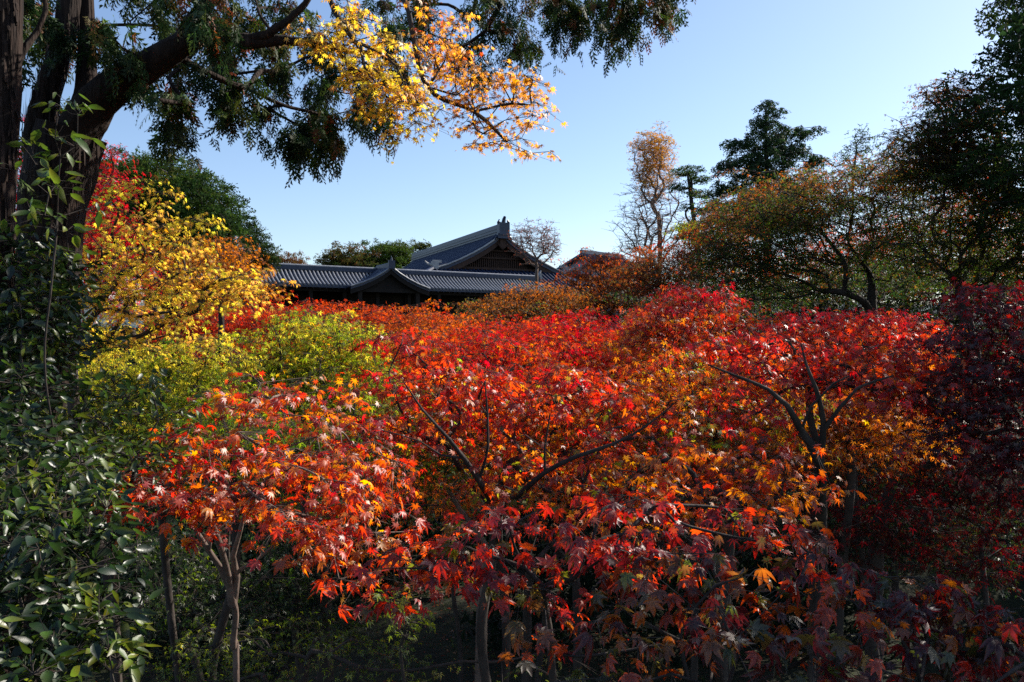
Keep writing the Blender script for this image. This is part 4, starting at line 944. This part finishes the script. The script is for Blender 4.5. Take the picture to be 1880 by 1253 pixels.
tree('maple_tree', 'tree', 'red and orange maple branch low between the centre and the right trunk', (1330, 4.1), [(1325, 1250, 4.1), (1335, 1050, 4.1), (1345, 960, 4.1)],
     [(1330, 850, 90, 34, 4.2), (1420, 830, 50, 26, 4.2), (1260, 900, 80, 34, 4.1), (1380, 910, 90, 30, 4), (1200, 860, 60, 30, 4.3), (1150, 930, 80, 26, 4), (1480, 890, 36, 24, 3.9)],
     size=.058, cov=1.5, per=16, sr=.16, pals=pal('amber', 'orange', 'scarlet', 'red'), pt=(.5, .3), hbias=.4, r_base=.03, r_tip=.0022, **NEAR)
tree('maple_tree', 'tree', 'drooping dark red maple bough above the black hollow', (1010, 3.1), [(1020, 1340, 3.1), (1010, 1180, 3.1), (1000, 1080, 3.0)],
     [(760, 1040, 60, 22, 3, .25), (830, 1000, 80, 26, 3), (930, 960, 80, 26, 3), (1030, 970, 80, 28, 2.95), (1130, 1000, 80, 28, 2.9), (900, 1050, 70, 20, 2.9), (1010, 1060, 50, 14, 2.9), (720, 1080, 26, 14, 3, .15), (1230, 980, 60, 24, 2.9), (1130, 920, 90, 26, 3.2), (1320, 960, 80, 26, 3.1), (1420, 980, 80, 26, 3.1), (1180, 1050, 80, 18, 3)],
     size=.060, cov=1.6, per=11, sr=.13, pals=pal('ygreen', 'brown', 'scarlet', 'red', 'deep'), pt=(.65, .3), hbias=.5, r_base=.016, r_tip=.0018, **NEAR)
tree('maple_tree', 'tree', 'closest maple bough with large shade darkened leaves along the bottom', (1330, 2.5), [(1340, 1420, 2.5), (1330, 1280, 2.4), (1300, 1200, 2.35)],
     [(1180, 1060, 60, 24, 2.4, .2), (1300, 1060, 90, 28, 2.4), (1420, 1080, 90, 30, 2.35), (1340, 1130, 110, 26, 2.3), (1480, 1140, 80, 26, 2.3), (1130, 1130, 70, 26, 2.3), (1010, 1190, 60, 26, 2.3), (1080, 1230, 70, 24, 2.25), (1420, 1200, 110, 30, 2.25), (1270, 1230, 80, 24, 2.25), (1500, 1010, 40, 20, 2.5, .2)],
     size=.060, cov=1.5, per=10, sr=.12, pals=pal('olive', 'brown', 'rust', 'scarlet', 'plum'), pt=(.55, .35), hbias=.3, r_base=.014, r_tip=.0016, dark=.8, **NEAR)  # colour lowered so the bough looks shaded
tree('maple_tree', 'tree', 'closest red maple bough darkened for shade in the lower right corner', (1760, 2.5), [(1770, 1420, 2.5), (1750, 1290, 2.4), (1730, 1200, 2.35)],
     [(1570, 1060, 60, 24, 2.6, .2), (1650, 1070, 70, 24, 2.5), (1720, 1090, 50, 22, 2.4), (1640, 1130, 90, 26, 2.4), (1790, 1130, 90, 20, 2.3), (1880, 1130, 60, 18, 2.2), (1740, 1190, 110, 26, 2.3), (1850, 1200, 70, 30, 2.2), (1620, 1220, 90, 24, 2.25), (1780, 1250, 110, 20, 2.2)],
     size=.058, cov=1.6, per=10, sr=.12, pals=pal('olive', 'plum', 'deep', 'red', 'orange'), pt=(.5, .35), hbias=.1, r_base=.014, r_tip=.0016, dark=.7, **NEAR)  # shade of the corner put into the leaf colour

# ------------------------------------------------------------------ cypress over the viewpoint
cyp = [(40, 5.0), (60, 1253, 5.0)]
def drape_tree(label, base, name, ells, hand, **kw):
    t = tree(name, 'tree', label, base, hand, ells, leaf='frond', mat='needle', form='drape', bark='cypbark', **kw)
    return t
CYP = dict(size=.14, per=64, sr=.20, rough=.1, pals=pal('dgreen', 'dgreen', 'green', 'brown', 'rust'), pt=(.28, .3), twigs=10, minpx=4, r_tip=.005)
t = drape_tree('massive reddish barked cypress with a long limb arching over the view', (55, 5.0), 'cypress_tree',
     [(212, 80, 24, 44, 4.7, .3, 1.0), (300, 20, 80, 26, 5.6, .5, 1.0), (390, 30, 50, 24, 5.8, .4, 1.0), (140, 40, 60, 60, 6.0, .6, .8), (60, 110, 60, 100, 6.4, .6, .8),
      (300, 140, 50, 40, 5.8, .4, .22), (310, 212, 60, 12, 5.6, .5, .9), (400, 130, 40, 50, 5.8, .4, .5), (450, 180, 60, 18, 5.6, .5, .8), (480, 110, 60, 50, 5.8, .6, .7), (380, 30, 16, 40, 4.8, .2, .5),
      (560, 80, 60, 60, 6.0, .6, 1.0), (585, 170, 56, 46, 6.0, .5, 1.0), (590, 235, 34, 26, 6.0, .3, 1.2), (545, 240, 10, 26, 6.0, .2, .5), (660, 195, 54, 26, 6.0, .5, .9), (660, 80, 80, 54, 6.2, .6, 1.0),
      (480, 15, 110, 26, 5.8, .6, 1.1)],
     [(60, 800, 5), (88, 520, 5), (112, 310, 5), (205, 165, 4.95), (312, 96, 4.9), (400, 66, 4.95), (510, 74, 5.05), (615, 90, 5.15)], r_base=.028, attach=5, **CYP)
b = np.array(t.location)
for nm, pts in (('trunk', [(50, 1253, 5, 120), (52, 900, 5, 130), (60, 780, 5, 84), (76, 640, 5, 98), (88, 520, 5, 96), (96, 400, 5, 100), (112, 310, 5, 112), (132, 240, 5, 100)]),
                ('trunk', [(88, 330, 5.02, 70), (72, 250, 5.02, 56), (88, 170, 5, 44), (112, 90, 5, 38), (124, 30, 5, 38), (132, -60, 5, 36)]),
                ('branch', [(140, 260, 5, 70), (158, 180, 5.05, 42), (160, 90, 5.1, 32), (158, 0, 5.1, 28), (160, -60, 5.1, 26)]),
                ('branch', [(118, 300, 5, 80), (160, 215, 4.98, 74), (205, 165, 4.95, 62), (262, 128, 4.9, 56), (312, 96, 4.9, 50), (352, 70, 4.9, 42), (400, 66, 4.95, 28), (450, 80, 5, 24), (510, 74, 5.05, 20), (560, 78, 5.1, 15), (615, 90, 5.15, 10), (700, 100, 5.2, 7)]),
                ('branch', [(440, 78, 5, 20), (490, 64, 5.0, 16), (530, 38, 5.0, 13), (560, 8, 5.0, 11), (590, -40, 5.0, 9)]),
                ('branch', [(330, 86, 4.9, 34), (350, 40, 4.95, 26), (390, 0, 5.0, 22), (420, -50, 5.0, 18)]),
                ('branch', [(120, 560, 5, 40), (130, 600, 4.9, 34), (134, 640, 4.85, 26), (128, 655, 4.8, 10)])):
    limb(nm, t, b, pts)
# strips of shaggy bark standing off the trunks
def bark_strips(root, b, path, D, n, seed):
    r = np.random.default_rng(seed); mb = MB(); pa = np.array(path, float)
    for k in range(n):
        yy = r.uniform(pa[:, 1].min(), pa[:, 1].max()); o_ = np.argsort(pa[:, 1])
        xc = np.interp(yy, pa[o_, 1], pa[o_, 0]); wd = np.interp(yy, pa[o_, 1], pa[o_, 2])/2
        a = r.uniform(-1.55, 1.6); h_ = r.uniform(8, 60)/FPX*D; rad = wd/FPX*D
        out_ = np.array([math.sin(a), -math.cos(a), 0]); tn = np.array([math.cos(a), math.sin(a), 0]); ctr = P(xc, yy, D) + out_*rad
        wz = r.uniform(.003, .010); lift = r.uniform(.004, .020); sl_ = r.normal(0, .006)
        mb.add([ctr + tn*(sl_ - wz) + np.array([0, 0, -h_]) + out_*lift, ctr + tn*(sl_ + wz) + np.array([0, 0, -h_]) + out_*lift*.6, ctr + tn*wz*1.1 + out_*.006, ctr - tn*wz + out_*.008, ctr + np.array([0, 0, h_]) - out_*.004],
               [(0, 1, 2, 3), (3, 2, 4)])
    mb.build('bark_strips', M['cypbark'], root, b, kind='stuff')
bark_strips(t, b, [(128, 250, 106), (96, 400, 98), (88, 520, 96), (76, 640, 98), (60, 780, 84), (50, 1100, 112)], 5.0, 420, 5)
bark_strips(t, b, [(124, 10, 38), (112, 90, 38), (88, 170, 44), (72, 250, 56)], 5.0, 110, 6)
t = drape_tree('second cypress trunk cut by the left edge, bark lit on its right side', (-8, 4.2), 'cypress_tree',
     [(-60, 60, 60, 70, 4.4), (50, 20, 50, 40, 4.6, .3, .7), (-60, 200, 50, 60, 4.4)], [(-4, 900, 4.2), (2, 400, 4.2), (6, 100, 4.2)], r_base=.03, attach=1, **CYP)
b = np.array(t.location)
limb('trunk', t, b, [(-14, 1253, 4.2, 74), (-12, 800, 4.2, 66), (-6, 400, 4.2, 58), (6, 200, 4.2, 56), (12, 60, 4.2, 52), (14, -60, 4.2, 50)])
bark_strips(t, b, [(12, 0, 50), (12, 60, 52), (6, 200, 56), (-6, 400, 58), (-12, 800, 66)], 4.2, 260, 8)
limb('branch', t, b, [(20, 130, 4.2, 20), (44, 90, 4.25, 13), (70, 56, 4.3, 10), (84, 20, 4.3, 8), (80, -30, 4.3, 6)])
drape_tree('cypress boughs hanging along the top edge towards the centre', ('xy', 1.5, -4.5), 'cypress_tree',
     [(700, 20, 90, 40, 7.6, .6, 1.1), (800, 40, 90, 50, 7.6, .7, 1.0), (870, 95, 50, 44, 7.6, .5, 1.2), (900, 15, 90, 24, 7.4, .6, 1.1), (950, 65, 16, 26, 7.4, .3, .4), (1000, 8, 60, 16, 7.2, .5, 1.0), (1050, 6, 50, 14, 7.0, .4, 1.0), (1050, 34, 26, 14, 7.0, .3, .8),
      (1110, 10, 50, 12, 6.8, .4, 1.0), (1140, 40, 16, 14, 6.8, .2, .6), (1170, -10, 44, 10, 6.6, .3, .9), (1225, -12, 14, 8, 6.6, .2, .6), (820, -60, 160, 60, 7.8, 1, .7)],
     [('xyz', 1.5, -4.5, 6.0), ('xyz', 1.3, -4.3, 10.5), ('xyz', 0.6, 1.0, 10.6), ('xyz', 0.0, 5.6, 10.3)], r_base=.05, attach=1, **{**CYP, 'size': .13, 'sr': .25})

# ------------------------------------------------------------------ yellow and orange maple spray hanging in the sky
TOP = dict(leaf='maple_mid', mat='maple', form='spray', twigs=9, single=300, r_tip=.0022, vj=.13)
tree('maple_tree', 'tree', 'maple bough of clear yellow leaves hanging over the top centre', ('xy', -1.6, -3.0), [('xyz', -1.6, -2.9, 4.0), ('xyz', -1.5, -2.2, 7.4), ('xyz', -1.3, 0.5, 8.6), ('xyz', -1.25, 3.4, 8.5), (590, -50, 5.0), (640, 60, 5.0)],
     [(650, 40, 36, 34, 5, .3), (620, 80, 60, 22, 5), (680, 110, 56, 40, 5), (720, 160, 56, 34, 5), (735, 220, 34, 26, 5, .25), (700, 190, 44, 20, 5), (580, 72, 24, 8, 5, .2, .7), (760, 175, 30, 22, 5)],
     size=.048, cov=1.7, per=16, sr=.13, pals=pal('lemon', 'yellow', 'yellow', 'peach', 'amber'), pt=(.5, .3), r_base=.018, **TOP)
tree('maple_tree', 'tree', 'maple bough of pale orange leaves spread against the blue sky', ('xy', 0.3, -3.4), [('xyz', 0.3, -3.3, 4.0), ('xyz', 0.2, -2.6, 7.6), ('xyz', -0.2, 0.5, 8.9), ('xyz', -0.6, 3.6, 8.6), (730, -60, 5.3), (750, 20, 5.35), (785, 160, 5.3), (870, 205, 5.3), (930, 260, 5.3)],
     [(785, 60, 30, 34, 5.4, .3, 1.2), (830, 60, 32, 26, 5.4, .3, 1.1), (820, 110, 46, 36, 5.4, .3, 1.1), (860, 150, 50, 30, 5.3), (920, 150, 56, 22, 5.3), (860, 200, 50, 34, 5.3, .3, .7), (950, 180, 44, 26, 5.3, .3, .7), (960, 225, 46, 22, 5.2, .3, .9), (880, 250, 26, 34, 5.2, .2, .8), (985, 278, 22, 16, 5.2, .2, .9), (930, 250, 40, 16, 5.2, .2, .5), (975, 150, 14, 6, 5.2, .1, .5)],
     size=.045, cov=1.2, per=14, sr=.12, pals=pal('peach', 'amber', 'peach', 'scarlet'), pt=(.42, .28), hbias=.4, r_base=.018, attach=4, **TOP)

# ------------------------------------------------------------------ evergreen shrubs and climbers on the left
tree('evergreen_shrub', 'shrub', 'glossy leaved shrub glittering silver green in the lower left corner', (60, 2.3), [(70, 1400, 2.3), (80, 1250, 2.3)],
     [(90, 960, 90, 40, 2.6, .25), (150, 1010, 50, 40, 2.5, .25), (50, 1040, 70, 50, 2.4), (130, 1080, 60, 40, 2.4), (60, 1140, 90, 50, 2.25), (150, 1170, 60, 40, 2.25), (40, 1230, 90, 40, 2.1), (140, 1240, 60, 26, 2.15), (20, 920, 50, 60, 2.6)],
     leaf='oval', mat='gloss', size=.048, cov=3.2, per=14, sr=.10, form='ball', pals=pal('dgreen', 'dgreen', 'green', 'ygreen'), pt=(.42, .4), r_base=.012, r_tip=.002, twigs=10, single=300, vj=.25)
tree('climbing_vine', 'vine', 'dark leafy climber clothing the big cypress trunk', (30, 3.6), [(30, 1253, 3.6), (40, 900, 4.0), (60, 700, 4.3)],
     [(40, 470, 50, 40, 4.2, .2), (90, 520, 36, 60, 4.5, .2), (40, 570, 60, 60, 4.0, .25), (60, 650, 60, 50, 4.0, .25), (30, 730, 60, 60, 3.6, .25), (40, 820, 70, 60, 3.3, .3), (110, 600, 20, 50, 4.5, .15), (70, 890, 70, 50, 3.0, .3)],
     leaf='oval', mat='gloss', size=.056, cov=3.2, per=16, sr=.14, form='ball', pals=pal('dgreen', 'dgreen', 'green', 'ygreen'), pt=(.38, .4), r_base=.02, r_tip=.0022, twigs=8, single=300, power=.4)
tree('evergreen_sapling', 'sapling', 'thin leafy sapling shoots standing before the fork of the cypress', (90, 3.3), [(84, 700, 3.4), (95, 520, 3.4), (105, 400, 3.4)],
     [(125, 205, 12, 16, 3.4, .1, .3), (105, 270, 26, 24, 3.4, .15, .3), (75, 320, 26, 24, 3.4, .15, .3), (110, 360, 36, 24, 3.4, .15, .35), (60, 400, 30, 24, 3.4, .15, .5), (100, 430, 40, 24, 3.4, .15, .5)],
     leaf='oval', mat='gloss', size=.060, cov=1.5, per=6, sr=.10, form='ball', pals=pal('green', 'green', 'ygreen'), pt=(.45, .4), r_base=.0045, r_tip=.002, twigs=6, single=200)
tree('evergreen_sapling', 'sapling', 'bushy evergreen sapling between the climber and the red maple', (210, 4.0), [(212, 1150, 4.0), (210, 980, 4.0)],
     [(250, 720, 50, 36, 4.0), (290, 760, 34, 36, 4.0), (200, 760, 60, 36, 4.0), (170, 820, 70, 40, 3.8), (240, 840, 60, 40, 3.8), (150, 700, 40, 50, 4.2, .3, .6), (190, 900, 60, 30, 3.6), (120, 880, 50, 40, 3.5)],
     leaf='oval', mat='gloss', size=.050, cov=1.0, per=14, sr=.14, form='ball', pals=pal('dgreen', 'green', 'green', 'ygreen'), pt=(.42, .35), r_base=.014, r_tip=.0022, twigs=9, single=300)

# ------------------------------------------------------------------ understorey below the crowns
UND = dict(dark=.6, leaf='maple_far', mat='maple', form='spray', twigs=6, group='low green maples under the red crowns')  # shade under the red crowns put into the leaf colour
tree('green_maple', 'tree', 'low green maple layer at the bottom centre left', (560, 6.2), [(560, 1330, 6.2)],
     [(600, 1230, 110, 24, 6, .9), (480, 1210, 90, 26, 6.4, .9), (700, 1240, 90, 18, 5.8, .8), (330, 1230, 110, 26, 6.2, .9), (1000, 1245, 60, 14, 5.6, .6)], size=.052, cov=1.6, per=26, sr=.24, pals=pal('green', 'ygreen', 'ygreen', 'lemon'), pt=(.4, .3), r_base=.03, r_tip=.003, **UND)
tree('green_maple', 'tree', 'shaded green maple between the shrub and the pale trunk', (330, 8.2), [(332, 1150, 8.2)],
     [(300, 1010, 80, 44, 8.2), (380, 1080, 90, 50, 8), (290, 1120, 70, 50, 8), (520, 1060, 90, 44, 8), (560, 990, 90, 34, 8.4), (450, 1140, 90, 36, 7.6), (620, 1130, 70, 40, 8)], size=.055, cov=1.25, per=26, sr=.28, pals=pal('dgreen', 'dgreen', 'green', 'ygreen'), pt=(.4, .35), r_base=.04, r_tip=.003, **UND)
tree('green_maple', 'tree', 'small lit tuft of green maple beside the black hollow', (750, 5.4), [(745, 1300, 5.4), (735, 1190, 5.4)],
     [(735, 1120, 34, 20, 5.4, .2), (755, 1150, 26, 16, 5.4, .2), (720, 1095, 20, 10, 5.4, .15)], size=.05, cov=1.6, per=12, sr=.12, pals=pal('green', 'ygreen', 'ygreen'), r_base=.012, r_tip=.002, **UND)
tree('green_maple', 'tree', 'dim green maple far under the right crowns', (1640, 11), [(1640, 1000, 11)],
     [(1600, 930, 90, 44, 11), (1700, 950, 80, 44, 11), (1640, 1000, 90, 40, 10.5), (1780, 990, 90, 50, 10.5), (1450, 960, 90, 40, 11.5), (1250, 1000, 90, 36, 11), (1550, 870, 90, 40, 11.5)], size=.06, cov=1.5, per=26, sr=.32, pals=pal('dgreen', 'green', 'olive', 'rust'), pt=(.4, .35), r_base=.05, r_tip=.004, **UND)
# bare trunks standing in the shade under the crowns
def stem_tree(label, pts, bark='bark', n=8):
    b = P(*pts[0][:2], pts[0][2]); b[2] = ground_z(b[0], b[1]) - .05
    root = empty('maple_tree', b, label, 'tree', 'trunks standing in the shade')
    q = [b] + [P(x, y, D) for x, y, D, w_ in pts[1:]]; rr = [w_/2/FPX*D for x, y, D, w_ in pts]
    q2, r2 = resample(q, rr, .12); V, F = tube(q2, r2, 10, .08); mesh_np('trunk', V, F, M[bark], root, base=b, smooth=True)
    rs = np.random.default_rng(int(pts[0][0])); top = q[-1]
    C_ = top + rs.normal(0, 1, (26, 3))*np.array([1.0, .8, .35]) + np.array([0, 0, .9])
    A, par, tips = grow(q, C_, seed=int(pts[0][0]), attach=2)
    for k, (pp, r_) in enumerate(chains(A, par, .006, rr[-1]*1.0, .5, len(q))[1:7]):
        V, F = tube(*resample(pp, r_, .2), 6); mesh_np('branch', V, F, M[bark], root, base=b, smooth=True)
    n_ = 26*22; ci = np.repeat(np.arange(26), 22); off = rs.normal(0, .22, (n_, 3))*np.array([1, 1, .3])
    col = palette(pal('olive', 'rust', 'scarlet', 'red'), rs.random(n_))
    build_leaves(root, b, 'maple_far', M['maple'], C_[ci] + off, rotmats(rs.random(n_)*6.28, rs.normal(.5, .4, n_), rs.normal(0, .4, n_)), np.full(n_, .065), col, 0)
stem_tree('slim dark trunk rising behind the pale one at lower left', [(600, 1200, 8.4, 34), (596, 1120, 8.4, 28), (590, 1040, 8.4, 24), (596, 960, 8.4, 20)])
stem_tree('thin trunk with a lit flake of bark at the edge of the black hollow', [(878, 1230, 7.4, 26), (884, 1150, 7.4, 22), (888, 1080, 7.4, 20), (892, 1000, 7.4, 16)], 'pale')
stem_tree('left one of two thin trunks inside the black hollow', [(965, 1200, 9.5, 20), (968, 1120, 9.5, 18), (975, 1040, 9.5, 16)])
stem_tree('right one of two thin trunks inside the black hollow', [(1062, 1200, 9, 18), (1060, 1120, 9, 16), (1052, 1040, 9, 14)])
stem_tree('leaning trunk in the deep shade at right', [(1600, 1080, 9, 34), (1608, 1020, 9, 28), (1620, 950, 9, 24), (1640, 880, 9, 18)])
stem_tree('slender upright trunk left of the shaded right hand hollow', [(1490, 1100, 9.6, 20), (1494, 1000, 9.6, 18), (1496, 900, 9.6, 15)])

# ------------------------------------------------------------------ shrubs massed on the banks, fallen leaves and grass on the floor
r = np.random.default_rng(3)
def scatter(name, label, n, xr, yr, templ, mat, size, pals, zoff=0.01, lift=0.0, pit=(0, .25), keep=None, dark=1.0):
    x = r.uniform(*xr, n); y = r.uniform(*yr, n)
    if keep is not None:
        k = keep(x, y); x, y = x[k], y[k]; n = len(x)
    z = ground_z(x, y) + zoff + r.random(n)*lift
    pos = np.stack([x, y, z], 1); T = TPL[templ]; parts, cols = [], []; ti = r.integers(0, len(T), n)
    Rm = rotmats(r.random(n)*6.28, r.normal(pit[0], pit[1], n), r.normal(0, .3, n)); s = size*np.clip(r.normal(1, .25, n), .5, 1.6)
    col = palette(pals, r.random(n))*np.clip(r.normal(1, .25, n), .5, 1.5)[:, None]*dark  # dark scales the colour down in place of shade
    for k in range(len(T)):
        q = np.where(ti == k)[0]; tv, tf = T[k]
        V = np.einsum('nij,vj->nvi', Rm[q]*s[q][:, None, None], tv) + pos[q][:, None, :]
        parts.append((V.reshape(-1, 3), (tf[None] + (np.arange(len(q))*len(tv))[:, None, None]).reshape(-1, 3))); cols.append(np.repeat(col[q], len(tv), 0))
    V, F = join(parts); tag(mesh_np(name, V, F, mat, None, np.vstack(cols)), label, kind='stuff')
scatter('fallen_leaves', 'fallen red and brown maple leaves on the moss', 9000, (-9, 10), (7, 28), 'maple_far', M['maple'], .07, pal('brown', 'rust', 'red', 'amber'), .02)
scatter('grass', 'low ferns and ground cover on the mossy floor', 12000, (-10, 14), (6, 30), 'tuft', M['needle'], .13, pal('dgreen', 'green', 'olive'), 0, .02, (0, .2))
dens = lambda x, y: (np.sin(x*1.1 + 2)*np.cos(y*.8) + np.sin(x*.5 + y*.7) > -.2)
scatter('thicket', 'evergreen thicket added and darkened for shade on the valley floor behind the trunks', 42000, (-24, 24), (12.5, 22), 'clump', M['broad'], .26, pal('bluegreen', 'bluegreen', 'dgreen'), .02, 2.3, (.3, .6), lambda x, y: (np.sin(x*1.3 + 1)*np.cos(y*.9) + np.sin(x*.6 - y*.5) > -.5), dark=.5)  # thicket added as a dark mass for the shade behind the trunks
scatter('undergrowth', 'evergreen undergrowth darkened for shade filling the bank behind the valley maples', 34000, (-40, 45), (29, 52), 'clump', M['broad'], .44, pal('bluegreen', 'dgreen', 'dgreen', 'green'), .05, 1.0, (.3, .6), dens, dark=.6)
